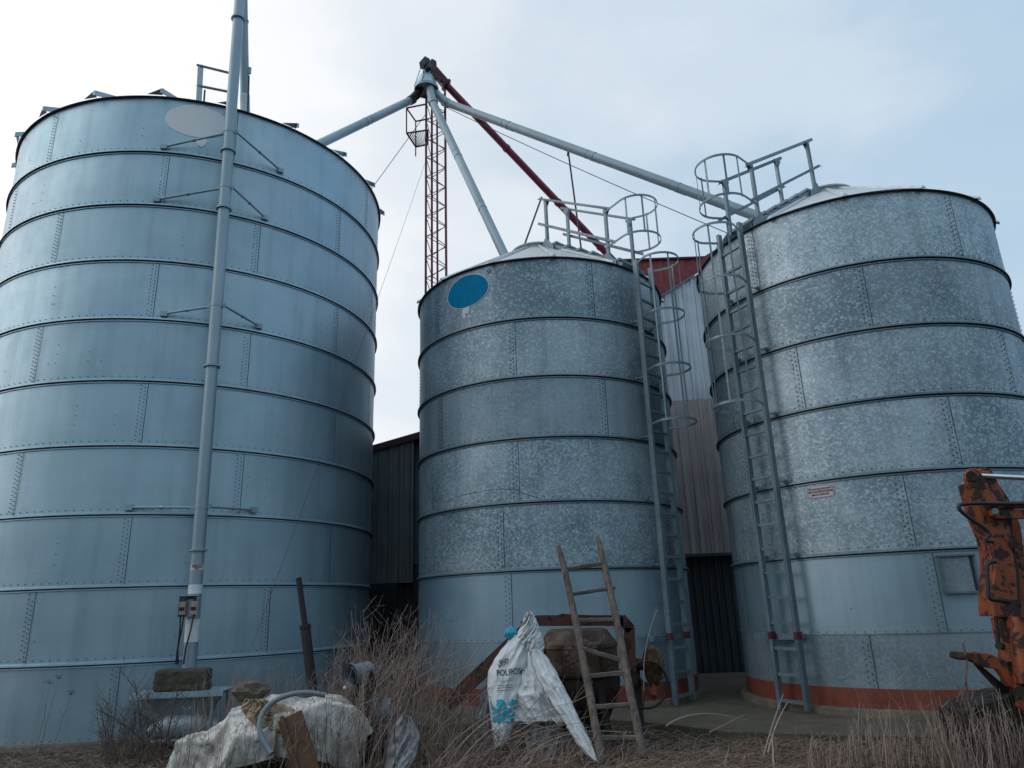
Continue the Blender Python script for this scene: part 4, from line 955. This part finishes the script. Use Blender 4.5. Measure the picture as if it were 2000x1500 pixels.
# ------------------------------------------------------------------ woven bags tied over the mixer's drawbar
YG = 9.55
bg1 = Drape([(1240, 1000, 1044), (1255, 990, 1042), (1272, 976, 1040), (1290, 964, 1037), (1312, 953, 1030), (1340, 951, 1021), (1370, 954, 1014), (1400, 958, 1008), (1430, 961, 1000), (1448, 964, 990), (1459, 967, 980)], YG, .19, .036, 2, .25, 4.2, YG-.25)
o = bg1.build('woven_bag', M_BAG, nu=50, nv=110); setp(o, 'white woven bag printed POLIFOSKA hanging from the brown drawbar', 'bag', 'white woven bags hung on the cement mixer'); b1 = o
def onbag(D, cx, cy, pxm, ang, off=.012):
    ca, sa = math.cos(ang), math.sin(ang)
    return lambda u, v: D.at(cx+(u*ca-v*sa)*pxm, cy-(u*sa+v*ca)*pxm, off)
pm = 148.0
def sub(mb):   # subdivide letters so they follow the cloth
    return mb
m = MB()
for tx, s_, x_, y_, an, sp in (('POLIFOS', .118, 994, 1313, .10, 1.0), ('KA', .10, 1022, 1314, -.7, .9), ('GRUPA', .058, 984, 1290.5, .28, 1.0), ('AZOTY', .058, 983, 1297.5, .28, 1.0)):
    V, F = text_mesh(tx, s_, (lambda g_: (lambda u, v: g_(u*.74, v)))(onbag(bg1, x_, y_, pm, an)), sp, .0012); m.add(V, F)
for k_, (x0, y0, x1) in enumerate(((972, 1339, 1000), (971, 1344, 999), (970, 1349, 997), (973, 1326, 1006), (973, 1330, 1003))):
    N_ = 14
    for i in range(N_):
        if k_ > 2 and i % 3 == 2: continue
        xa_ = x0+(x1-x0)*i/N_; xb_ = x0+(x1-x0)*(i+.85)/N_; h_ = .6 if k_ < 3 else .35
        m.add([bg1.at(xa_, y0+h_-(i*.12), .013), bg1.at(xb_, y0+h_-(i*.12), .013), bg1.at(xb_, y0-h_-(i*.12), .013), bg1.at(xa_, y0-h_-(i*.12), .013)], [(0, 1, 2, 3)])
m.build('printed_text', [M_INK], b1)
m = MB(); n = 26
for j in range(n+1):
    for i in range(n+1):
        y = 1366+46*j/n; xl, xr = bg1.lr(y); x = xl+(xr-xl)*(.06+.86*i/n)+1.5*noise.noise(Vector((j*.4, i > 12, 3))); yy = y+3*noise.noise(Vector((i*.35, j > 12, 6)))*(1 if j in (0, n) else 0); m.v.append(tuple(bg1.at(x, yy, .008)))
for j in range(n):
    for i in range(n):
        if noise.noise(Vector((i*.16, j*.2, 9)))+.4*noise.noise(Vector((i*.5, j*.5, 2))) < -.12-(.25 if 5 < i < 20 and j > 4 else 0): continue
        a = j*(n+1)+i; m.f.append((a, a+n+1, a+n+2, a+1)); m.m.append(0)
m.build('turquoise_patch', [M_TURQ], b1, smooth=True)
bg2 = Drape([(1258, 1030, 1052), (1285, 1024, 1066), (1310, 1016, 1080), (1340, 1008, 1094), (1370, 1004, 1108), (1392, 1001, 1118), (1410, 1003, 1124)], YG-.03, .20, .055, 5, -.6, 6, YG-.20)
o = bg2.build('woven_bag', M_BAG, nu=80, nv=90, jag=14); setp(o, 'plain white woven bag spread like a skirt between two others', 'bag', 'white woven bags hung on the cement mixer')
bg3 = Drape([(1268, 1036, 1056), (1290, 1038, 1074), (1318, 1047, 1090), (1345, 1062, 1104), (1375, 1078, 1119), (1400, 1096, 1130), (1425, 1110, 1143), (1450, 1124, 1156), (1470, 1140, 1163), (1488, 1160, 1168)], YG-.16, .13, .045, 8, -.45, 5, YG-.75)
o = bg3.build('woven_bag', M_BAG, nu=40, nv=110); setp(o, 'long white woven bag trailing its pointed tail to the right', 'bag', 'white woven bags hung on the cement mixer')
kn = Drape([(1194, 1029, 1037), (1204, 1024, 1044), (1220, 1019, 1052), (1236, 1010, 1058), (1250, 1008, 1062), (1264, 1018, 1064), (1276, 1030, 1060)], YG-.08, .14, .045, 3, 1.3, 9, YG-.12)
o = kn.build('bag_knot', M_BAG, nu=50, nv=60); setp(o, 'twisted white bag knotted round the top of the drawbar', 'bag', 'white woven bags hung on the cement mixer')
m = MB(); m.blob(PY(998, 1237, YG-.12), .078, (1.15, .8, .9), 10, .35, 4); o = m.build('turquoise_cap', [M_TURQ], smooth=True, org=PY(999, 1237, YG-.1)); setp(o, 'turquoise plastic cap on the end of the drawbar', 'cap')
gb = Drape([(1332, 950, 962), (1360, 938, 966), (1400, 926, 970), (1430, 930, 972), (1446, 945, 968)], YG+.05, .12, .04, 21, .3, 6)
o = gb.build('grimy_sack', M_OLDBAG, nu=30, nv=50); setp(o, 'grimy grey sack behind the left edge of the printed bag', 'sack')
gb = Drape([(1402, 1025, 1070), (1425, 1020, 1096), (1450, 1024, 1104), (1475, 1030, 1098), (1490, 1040, 1085)], YG+.02, .2, .06, 24, .3, 7, YG-.2)
o = gb.build('grimy_sack', M_OLDBAG, nu=40, nv=50); setp(o, 'grimy grey sack lying below the skirt of white bags', 'sack')

# ------------------------------------------------------------------ wooden ladder
wl = thing('wooden_ladder', PZ(1215, 1485, GZ), 'old grey wooden ladder with crooked rungs leaning on the cement mixer', 'wooden ladder')
def wrail(px, name='rail'):
    pts_ = []
    for i, (x, y, w_) in enumerate(px): t_ = (y-1050)/440; pts_.append((PY(x, y, 9.72-1.0*t_), w_))
    sm = smooth([p for p, _ in pts_], 5); rs = []
    for i in range(len(sm)):
        f = i/5; a = int(min(f, len(pts_)-2)); t_ = f-a; rs.append((pts_[a][1]*(1-t_)+pts_[a+1][1]*t_)*(1+.09*noise.noise(Vector((i*.7, px[0][0], 1)))))
    m = MB(); m.tube(sm, rs, 12); m.v = [tuple(Vector(v)+Vector((.004*noise.noise(Vector(v)*30), .004*noise.noise(Vector(v)*30+Vector((5, 5, 5))), 0))) for v in m.v]
    m.build(name, [M_WOOD], wl, smooth=True)
wrail([(1089, 1064, .012), (1092, 1072, .034), (1102, 1110, .041), (1115, 1170, .043), (1130, 1240, .045), (1145, 1320, .046), (1160, 1400, .046), (1176, 1495, .048)])
wrail([(1165, 1046, .012), (1169, 1056, .036), (1182, 1110, .042), (1195, 1170, .044), (1212, 1250, .046), (1228, 1340, .047), (1243, 1410, .048), (1257, 1484, .05)])
for (x0, y0, x1, y1, w_, br) in ((1108, 1112, 1182, 1099, .055, 0), (1117, 1161, 1202, 1147, .052, 0), (1124, 1212, 1200, 1210, .055, 0), (1134, 1266, 1216, 1290, .062, 0), (1145, 1321, 1222, 1314, .062, 0), (1158, 1381, 1235, 1376, .062, 0), (1170, 1441, 1246, 1441, .06, 0)):
    ya = 9.72-1.0*((y0+y1)/2-1050)/440; p, q = PY(x0, y0, ya-.005), PY(x1, y1, ya-.005); m = MB(); K = 7; d_ = (q-p).normalized(); N2 = Vector((0, -1, 0)); X2 = d_.cross(N2).normalized()
    vs = []; pr = []
    for i in range(K+1):
        t_ = i/K; c = p.lerp(q, t_); wv = w_*(.9+.18*noise.noise(Vector((i*.9, y0, 4)))); off = X2*.006*noise.noise(Vector((i*.8, y0, 2)))
        vs += [c+off-X2*wv/2-N2*.022, c+off-X2*wv/2*.85+N2*.022, c+off+X2*wv/2*.85+N2*.022, c+off+X2*wv/2-N2*.022]
    fs = [(3, 2, 1, 0), (K*4, K*4+1, K*4+2, K*4+3)]+[(i*4+a, i*4+(a+1) % 4, (i+1)*4+(a+1) % 4, (i+1)*4+a) for i in range(K) for a in range(4)]
    o = m.add(vs, fs).build('rung', [M_RUNG], wl); bevel(o, .007)

# ------------------------------------------------------------------ leaning iron post, pump
a, c, b = PY(583, 1128, 10.55), PY(596, 1222, 10.5), PY(616, 1400, 10.4)
po = thing('iron_post', (b.x, b.y, GZ), 'dark two part iron post leaning in the weeds before the left silo', 'iron post')
m = MB(); m.tube([a, c+(b-c)*.05], .040, 14); m.build('upper_tube', [M_POST], po, auto=40)
m = MB(); m.tube([c, b], .068, 16); m.tube([c-(b-c).normalized()*.01, c+(b-c).normalized()*.04], .078, 16); m.build('lower_tube', [M_POST], po, auto=40)
m = MB(); m.box(a+Vector((0, -.02, .0)), .05, .03, .03); m.build('pin', [M_R], po)
YP = 9.75
def p_(x, y, Y=YP): return PY(x, y, Y)
pu = thing('water_pump', (p_(715, 1400).x, YP, GZ), 'dark olive pump with an open pipe mouth standing in the weeds', 'pump')
mo = p_(682, 1319, YP-.35); di = Vector((.55, .82, .08)).normalized()
m = MB(); m.tube([mo, mo+di*.04, mo+di*.05, mo+di*.32], [.135, .135, .112, .112], 28, cap=False); m.tube([mo+di*.005, mo+di*.31], .098, 28, cap=False); m.tube([mo+di*.30, mo+di*.32], .112, 24); ob = m.build('pipe_mouth', [M_HOSE, ], pu, auto=40)
m = MB(); m.tube([mo+di*.18, mo+di*.2], .097, 24); m.build('pipe_inside', [M_TAN], ob)
m = MB(); m.tube([mo+di*.002, mo+di*.03], .138, 28, cap=False); m.build('pipe_collar', [M_R], ob)
top = mo+di*.22; m = MB(); m.tube(smooth([top, top+Vector((.04, .05, -.15)), p_(705, 1360), p_(708, 1400)], 5), .12, 18); m.build('riser_pipe', [M_OLIVE], pu, auto=60)
m = MB(); m.tube([p_(690, 1396), p_(702, 1396), p_(740, 1388)], [.15, .22, .18], 22); m.build('pump_body', [M_OLIVE], pu, auto=50)
for x0, x1, r_ in ((738, 743, .185), (744, 749, .165), (750, 766, .145)): m = MB(); m.tube([p_(x0, 1389), p_(x1, 1387)], r_, 24); m.build('coupling_ring', [M_HOSE], pu, auto=40)
m = MB(); m.box(p_(705, 1440)+Vector((0, 0, 0)), .62, .4, .10, .1); m.box(p_(665, 1385), .3, .25, .2, .2); m.build('base_frame', [M_POST], pu)
for sx in (-.25, .25): m = MB(); m.bar(p_(705, 1440)+Vector((sx, 0, 0)), p_(705, 1500)+Vector((sx, 0, -.1)), .07, .07, side=F1); m.build('leg', [M_POST], pu)
m = MB(); m.blob(p_(674, 1343, YP-.4), .022, n=6); m.build('bolt', [M_WHITE], pu, smooth=True)

# ------------------------------------------------------------------ excavator arm entering from the right
YE = 8.3
def e_(x, y, Y=YE): return PY(x, y, Y)
ex = thing('excavator_arm', (e_(1990, 1300).x, YE, GZ), 'rusty orange excavator arm folded at the right edge', 'excavator arm')
def plate_(name, pts, Y0, Y1, mat, bev=.008):
    m = MB(); P = [e_(x, y, Y0) for x, y in pts]; m.prism(P, (0, Y1-Y0, 0)); o = m.build(name, [mat], ex); bevel(o, bev); return o
side = [(1886, 934), (1888, 922), (1895, 915), (1905, 914), (1915, 920), (1932, 952), (1955, 985), (1972, 1030), (1978, 1075), (1985, 1120), (1990, 1215), (2003, 1325), (2012, 1400), (1990, 1380), (1984, 1330), (1975, 1250), (1968, 1206), (1941, 1204), (1938, 1160), (1943, 1120), (1942, 1085), (1935, 1050), (1912, 995)]
plate_('boom_plate', side, YE-.16, YE-.10, M_ORANGE)
plate_('boom_plate', [(x+22, y-2) for x, y in side], YE+.20, YE+.26, M_ORANGE)
plate_('boom_web', [(1935, 955), (1950, 955), (1975, 995), (1982, 1070), (1992, 1120), (1996, 1210), (2010, 1330), (2018, 1400), (1995, 1380), (1988, 1330), (1976, 1210), (1960, 1120), (1957, 1050), (1940, 1000)], YE-.10, YE+.20, M_RUST)
plate_('front_web', [(1900, 940), (1906, 938), (1932, 995), (1950, 1050), (1956, 1090), (1954, 1120), (1950, 1160), (1952, 1204), (1944, 1204), (1942, 1160), (1945, 1120), (1945, 1085), (1938, 1050), (1915, 997)], YE-.10, YE+.20, M_ORANGE)
plate_('boom_gusset', [(1905, 921), (1938, 919), (1968, 985), (1990, 1000), (1945, 998), (1925, 960)], YE+.0, YE+.04, M_ORANGE)
plate_('link_arm', [(1935, 986), (1945, 979), (2120, 978), (2120, 990), (1950, 993)], YE-.26, YE-.18, M_ORANGE)
plate_('link_arm', [(1938, 996), (1948, 994), (2120, 996), (2120, 1012), (1952, 1013), (1940, 1006)], YE-.25, YE-.17, M_ORANGE)
def tb(name, pts, r_, mat, n=18, par=None): m = MB(); m.tube([e_(*p) if len(p) == 3 else e_(*p) for p in pts], r_, n); return m.build(name, [mat], par or ex, auto=40)
tb('piston_rod', [(1908, 929, YE), (2120, 940, YE)], .030, M_CHROME)
tb('pivot_pin', [(1897, 930, YE-.22), (1897, 930, YE+.3)], .055, M_RUST); tb('pivot_pin', [(1944, 998, YE-.30), (1944, 998, YE+.2)], .035, M_R, 8); tb('pivot_pin', [(1980, 1062, YE-.2), (1980, 1062, YE)], .05, M_RUST)
tb('hydraulic_cylinder', [(1952, 1206, YE-.02), (1972, 1292, YE-.05)], .088, M_ORANGE, 22); tb('hydraulic_cylinder', [(1988, 1205, YE-.2), (2006, 1335, YE-.2)], .085, M_ORANGE, 22)
tb('hydraulic_pipe', [(1945, 1206, YE-.12), (1951, 1262, YE-.12)], .017, M_POST); tb('pipe_clip', [(1950, 1262, YE-.14), (1956, 1262, YE-.1)], .035, M_POST)
tb('hydraulic_pipe', [(1934, 1170, YE-.16), (1972, 1175, YE-.16)], .02, M_POST)
for pts_ in ([(2120, 984), (1990, 984), (1920, 983), (1890, 984), (1876, 986), (1873, 991), (1880, 1001), (1900, 1016), (1922, 1031), (1932, 1043), (1927, 1051), (1930, 1057), (1940, 1058)], [(1945, 1097), (1936, 1098), (1929, 1103), (1928, 1120), (1930, 1150), (1933, 1168), (1944, 1171)]):
    m = MB(); m.tube(smooth([e_(x, y, YE-.3) for x, y in pts_], 5), .021, 12); m.build('hydraulic_hose', [M_BLACK], ex, auto=60)
plate_('bucket_link', [(1886, 1286), (1887, 1276), (1905, 1273), (1935, 1277), (1962, 1290), (1975, 1320), (1993, 1340), (1985, 1348), (1972, 1340), (1950, 1308), (1922, 1302), (1900, 1293)], YE-.12, YE-.04, M_ORANGE)
plate_('bucket_link', [(1905, 1296), (1920, 1302), (1962, 1338), (1984, 1352), (1982, 1366), (1955, 1352)], YE+.06, YE+.12, M_RUST)
plate_('link_block', [(1885, 1287), (1886, 1275), (1902, 1275), (1901, 1292)], YE-.16, YE+.14, M_RUST)
plate_('bucket', [(1886, 1392), (1905, 1378), (1985, 1354), (2130, 1345), (2130, 1500), (2010, 1560), (1935, 1500), (1895, 1440)], YE-.05, YE+.5, M_BUCK, .02)
tb('bucket_pin', [(1994, 1352, YE-.2), (1994, 1352, YE+.3)], .06, M_RUST)

# ------------------------------------------------------------------ dead vegetation
rnd = random.Random(11)
class Stalks:
    def __init__(s): s.v = []; s.f = []
    def strand(s, pts, r0, r1, n=3):
        N = len(pts); b = len(s.v); ref = Vector((.3, .9, .2))
        for i, p in enumerate(pts):
            d = pts[min(i+1, N-1)]-pts[max(i-1, 0)]; X = d.cross(ref)
            if X.length < 1e-6: X = Vector((1, 0, 0))
            X.normalize(); Y = X.cross(d).normalized(); r = r0+(r1-r0)*i/(N-1)
            for k in range(n):
                a = 2*math.pi*k/n; q = p+X*(r*math.cos(a))+Y*(r*math.sin(a)); s.v.append((q.x, q.y, q.z))
        for i in range(N-1):
            for k in range(n): s.f.append((b+i*n+k, b+i*n+(k+1) % n, b+(i+1)*n+(k+1) % n, b+(i+1)*n+k))
    def plant(s, x, y, h, lx, ly, r=.006, br=3, wob=.06, droop=0, seg=7, kink=1, head=0, zoff=0):
        z0 = gz(x, y)-.02+zoff; pts = []; ph = rnd.uniform(0, 9); k1 = rnd.uniform(-1, 1)*wob; k2 = rnd.uniform(-1, 1)*wob
        for i in range(seg+1):
            t = i/seg; a = t**1.25
            pts.append(Vector((x+lx*h*a+k1*h*math.sin(t*3+ph)-k1*h*math.sin(ph)+kink*.012*rnd.uniform(-1, 1), y+ly*h*a+k2*h*math.sin(t*2.6+ph)-k2*h*math.sin(ph), z0+h*(t-droop*t*t))))
        s.strand(pts, r, r*.35)
        for _ in range(br):
            t = rnd.uniform(.3, .97); i = int(t*seg); p = pts[i].lerp(pts[min(i+1, seg)], t*seg-i); L = h*rnd.uniform(.10, .32)*(1.2-t*.5)
            an = rnd.uniform(0, 2*math.pi); e = Vector((math.cos(an)*.65+lx*.8, math.sin(an)*.5, rnd.uniform(.25, .95))).normalized()*L
            m_ = p+e*.5+Vector((rnd.uniform(-1, 1), rnd.uniform(-1, 1), rnd.uniform(-.5, 1)))*L*.10
            q = p+e+Vector((0, 0, rnd.uniform(-.05, .12)*L))
            s.strand([p, m_, q], r*.5, r*.2)
            for w_ in range(rnd.choice((0, 1, 2))):
                pp = p.lerp(q, rnd.uniform(.4, .9)); s.strand([pp, pp+Vector((rnd.uniform(-1, 1)+lx, rnd.uniform(-.6, .6), rnd.uniform(0, 1)))*L*.3], r*.35, r*.18)
        if head:
            tp_ = pts[-1]
            for _ in range(head): 
                e = Vector((rnd.uniform(-1, 1), rnd.uniform(-1, 1), rnd.uniform(.1, 1)))*.05; s.strand([tp_, tp_+e], .0025, .0015); s.strand([tp_+e, tp_+e*1.15], .008, .005)
        return pts
    def arc(s, p, q, hgt, r=.006, n=10, side=0):
        pts = [p.lerp(q, i/n)+Vector((side*math.sin(math.pi*i/n), 0, hgt*math.sin(math.pi*(i/n)**.8))) for i in range(n+1)]; s.strand(pts, r, r*.5)
    def build(s, name, mat, label, kind='stuff', cat=None):
        me = bpy.data.meshes.new(name); off = Vector(s.v[0]); me.from_pydata((np.array(s.v)-np.array(off)).tolist(), [], s.f); me.materials.append(mat); me.update()
        o = bpy.data.objects.new(name, me); col.objects.link(o); o.location = off; ORG[o.name] = off
        setp(o, label, cat, None, kind); return o
def gx(px, y):      # ground position under photo column px at distance y
    p = PY(px, 1400, y); return p.x
U = rnd.uniform
T = Stalks()
for i in range(310):
    px = rnd.gauss(820, 80) if rnd.random() < .75 else U(620, 970); y = U(9.2, 10.9)
    if px > 985 or px < 600: continue
    hm = .85+.95*math.exp(-((px-835)/95)**2); h = hm*(.35+.75*rnd.random()**.8); T.plant(gx(px-25, y), y, h, U(-.12, .48)*rnd.choice((1, 1, .4)), U(-.15, .15), U(.0025, .0055), rnd.choice((1, 3, 4, 6)), .08, U(0, .12), 9, 1.6)
for i in range(110):
    px = rnd.gauss(835, 85); y = U(9.0, 9.9); T.plant(gx(px-10, y), y, U(.25, .95), U(-.35, .75), U(-.2, .2), U(.0025, .0055), rnd.choice((0, 1, 2)), .12, U(0, .3), 8, 1.5)
for i in range(90):
    px = U(640, 770); y = U(9.9, 10.9); T.plant(gx(px, y), y, U(.9, 1.85), U(-.15, .35), U(-.1, .1), U(.004, .0072), 6, .13, 0, 10, 2)
for i in range(26):
    px = U(700, 940); y = U(9.3, 9.9); a = Vector((gx(px, y), y, U(.1, .7))); T.arc(a, a+Vector((U(.3, .9)*rnd.choice((1, 1, -1)), U(-.2, .2), U(-.1, .45))), U(.02, .2), .0045)
T.build('tall_dry_weeds', M_STALK, 'dense thicket of tall dry weed stalks between the left and middle silos')
T = Stalks()
for i in range(300): px = U(370, 690); y = U(9.9, 10.7); T.plant(gx(px, y), y, U(.5, 1.15), U(-.15, .35), U(-.1, .1), U(.003, .005), rnd.choice((1, 2, 4)), .08)
for i in range(95): px = U(350, 700); y = U(8.5, 8.85); T.plant(gx(px, y), y, U(.35, .95), U(-.1, .28), U(-.05, .1), U(.003, .0048), rnd.choice((1, 2, 3)), .07, head=rnd.choice((0, 0, 3)))
for i in range(60): px = U(640, 780); y = U(8.6, 9.2); T.plant(gx(px, y), y, U(.5, 1.3), U(-.05, .4), U(-.05, .1), U(.004, .0065), 3, .08)
T.build('thin_dry_weeds', M_STALK, 'thin dry weeds growing round the tarpaulin heap')
T = Stalks()
for i in range(380): px = U(840, 1100) if rnd.random() < .75 else U(1080, 1240); y = U(8.5, 9.25); T.plant(gx(px, y), y, U(.12, .5), U(-.5, .7), U(-.3, .3), U(.003, .006), rnd.choice((0, 1, 2)), .1, U(0, .4))
for i in range(46):     # long bent stalks lying over the bags
    px = U(830, 1010); y = U(8.75, 9.1); a = Vector((gx(px, y), y, gz(0, y)+U(0, .1))); L = U(.6, 1.5); b = a+Vector((L*rnd.choice((1, 1, 1, -.4)), U(-.2, .1), U(.1, .75))); T.arc(a, b, U(.05, .3), U(.003, .005))
for i in range(16):
    px = U(1030, 1190); y = U(9.0, 9.4); a = Vector((gx(px, y), y, GZ)); T.arc(a, a+Vector((U(-.5, .8), U(-.2, .2), U(.4, 1.0))), U(0, .15), .0035)
T.build('bent_dry_weeds', M_STALK, 'bent dry weeds tangled in front of the white bags')
T = Stalks()
for i in range(150): px = U(1090, 1660); y = U(8.45, 9.35); T.plant(gx(px, y), y, U(.08, .34), U(-.35, .35), U(-.2, .2), U(.004, .0075), rnd.choice((0, 0, 1)), .03, 0, 4)
for i in range(520): px = U(1560, 2080); y = U(7.9, 8.75); T.plant(gx(px, y), y, U(.18, .62)*(1 if px > 1650 else .7), U(-.25, .3), U(-.15, .15), U(.0035, .0065), rnd.choice((0, 0, 1, 2)), .04, 0, 5)
for i in range(190): px = U(1820, 2060); y = U(7.8, 8.15); T.plant(gx(px, y), y, U(.25, .75), U(-.25, .3), U(-.1, .1), U(.003, .006), rnd.choice((0, 1, 2)), .05, 0, 5)
for i in range(26): px = U(1700, 2000); y = U(7.9, 8.4); T.plant(gx(px, y), y, U(.6, 1.05), U(-.45, .1), U(-.1, .1), U(.0035, .005), 1, .04)
for (a, b, y0, y1, hh) in (((1385, 1430), (1455, 1395), 9.0, 9.2, .0), ((1490, 1480), (1530, 1355), 8.7, 9.0, .02), ((1300, 1418), (1460, 1405), 8.95, 9.2, .1), ((1500, 1470), (1538, 1372), 8.7, 9.0, .05), ((1205, 1440), (1320, 1410), 8.8, 9.1, .03)):
    T.arc(PY(*a, y0), PY(*b, y1), hh, .009)
T.plant(gx(1500, 8.4), 8.4, .42, .02, 0, .016, 0, .01); T.plant(gx(1506, 8.42), 8.42, .45, .03, 0, .014, 0, .01)
T.arc(PY(1258, 1350, 9.1), PY(1283, 1190, 9.3), .0, .006, side=-.06)
T.build('cut_stubble', M_STALK, 'pale cut stubble and stalks along the edge of the concrete slab')
T = Stalks()        # branch standing by the excavator
p = [PY(1905, 1440, 8.15), PY(1893, 1370, 8.15), PY(1886, 1330, 8.15), PY(1888, 1290, 8.15), PY(1880, 1256, 8.15)]; T.strand(smooth(p, 3), .014, .010, 6); T.strand([p[2], PY(1878, 1345, 8.12), PY(1868, 1372, 8.1)], .007, .004, 4)
T.build('bare_branch', M_WOOD, 'bare grey branch standing upright beside the orange excavator arm', None, 'branch')
T = Stalks()
for i in range(95):
    px = U(205, 330); y = U(9.9, 10.7); T.plant(gx(px, y), y, U(.3, 1.05), U(-.45, .45), U(-.2, .2), U(.004, .008), rnd.choice((3, 5, 7)), .10, U(0, .15), 8, 2)
for (a, b) in (((330, 1455), (228, 1300)), ((345, 1470), (262, 1385)), ((300, 1470), (188, 1385)), ((320, 1470), (350, 1340)), ((280, 1470), (262, 1330))):
    p, q = PY(*a, 10.0), PY(*b, 10.1); T.arc(p, q, .06, .012)
    for k_ in range(9): c = p.lerp(q, .3+.07*k_); T.strand([c, c+Vector((U(-.15, .2), U(-.1, .1), U(.05, .28)))], .005, .002)
T.build('bare_bush', M_TWIG, 'tangled bare bush beside the intake hopper', None, 'bush')
for i, (px, y, h, lab, lx) in enumerate(((78, 10.7, .96, 'thinner and more upright of two dry seed stems before the left silo', .05), (87, 10.68, 1.02, None, .10), (112, 10.75, .80, None, .18))):
    T = Stalks(); T.plant(gx(px, y), y, h, lx, 0, .0045, 2, .02, head=12)
    T.build('seed_stem', M_TWIG, ['short straight dry seed stem at the far left, first of three', 'tallest dry seed stem of three before the left silo', 'slanting dry seed stem nearest the bare bush'][i], None, 'dry plant')['group'] = 'dry seed stems before the left silo'
T = Stalks(); T2 = Stalks()

def onslab(x, y):
    L = [(-3.6, 11.55), (1.2, 11.35), (1.95, 10.75), (2.55, 9.98), (3.54, 9.54), (4.8, 9.15), (7.5, 8.75), (11, 8.7)]
    if x < L[0][0]: return y > 11.6 or math.hypot(x-SA[0][0], y-SA[0][1]) < SA[1]+.1
    for a, b in zip(L, L[1:]):
        if x <= b[0]: return y > a[1]+(b[1]-a[1])*(x-a[0])/(b[0]-a[0])-.03
    return True
for i in range(21000):
    y = 7.3+4.2*rnd.random()**1.25; x = U(-.62, .66)*(y*1.1+1.2)
    if onslab(x, y): continue
    L = U(.05, .26)*(.75 if x < -4 else 1); a = U(0, math.pi*2); z = gz(x, y)+U(.0, .05); e = Vector((math.cos(a), math.sin(a)*.7, U(-.08, .35)))*L; p = Vector((x, y, z)); side = Vector((-e.y, e.x, 0))*U(-.2, .2)
    ((T2 if x < -3.9+U(-.5, .5) else T)).strand([p, p+e*.5+side+Vector((0, 0, U(0, .03))), p+e], U(.0018, .0042), .0012)
for i in range(2600):
    px = U(850, 2050); y = U(8.1, 9.6); x = gx(px, y)
    if onslab(x, y): continue
    a = rnd.gauss(0, .9); L = U(.12, .42); z = gz(x, y)+U(.02, .10); p = Vector((x, y, z)); e = Vector((math.cos(a), math.sin(a)*.7, U(-.05, .35)))*L*rnd.choice((-1, 1)); e.z = abs(e.z)*.8
    T2.strand([p, p+e*.5+Vector((0, 0, U(0, .05))), p+e], U(.002, .0045), .0015)
T.build('straw_litter', M_STRAW, 'brown straw and stem litter covering the ground'); T2.build('pale_straw_litter', M_STRAWL, 'pale dead grass and loose straws lying on the ground')
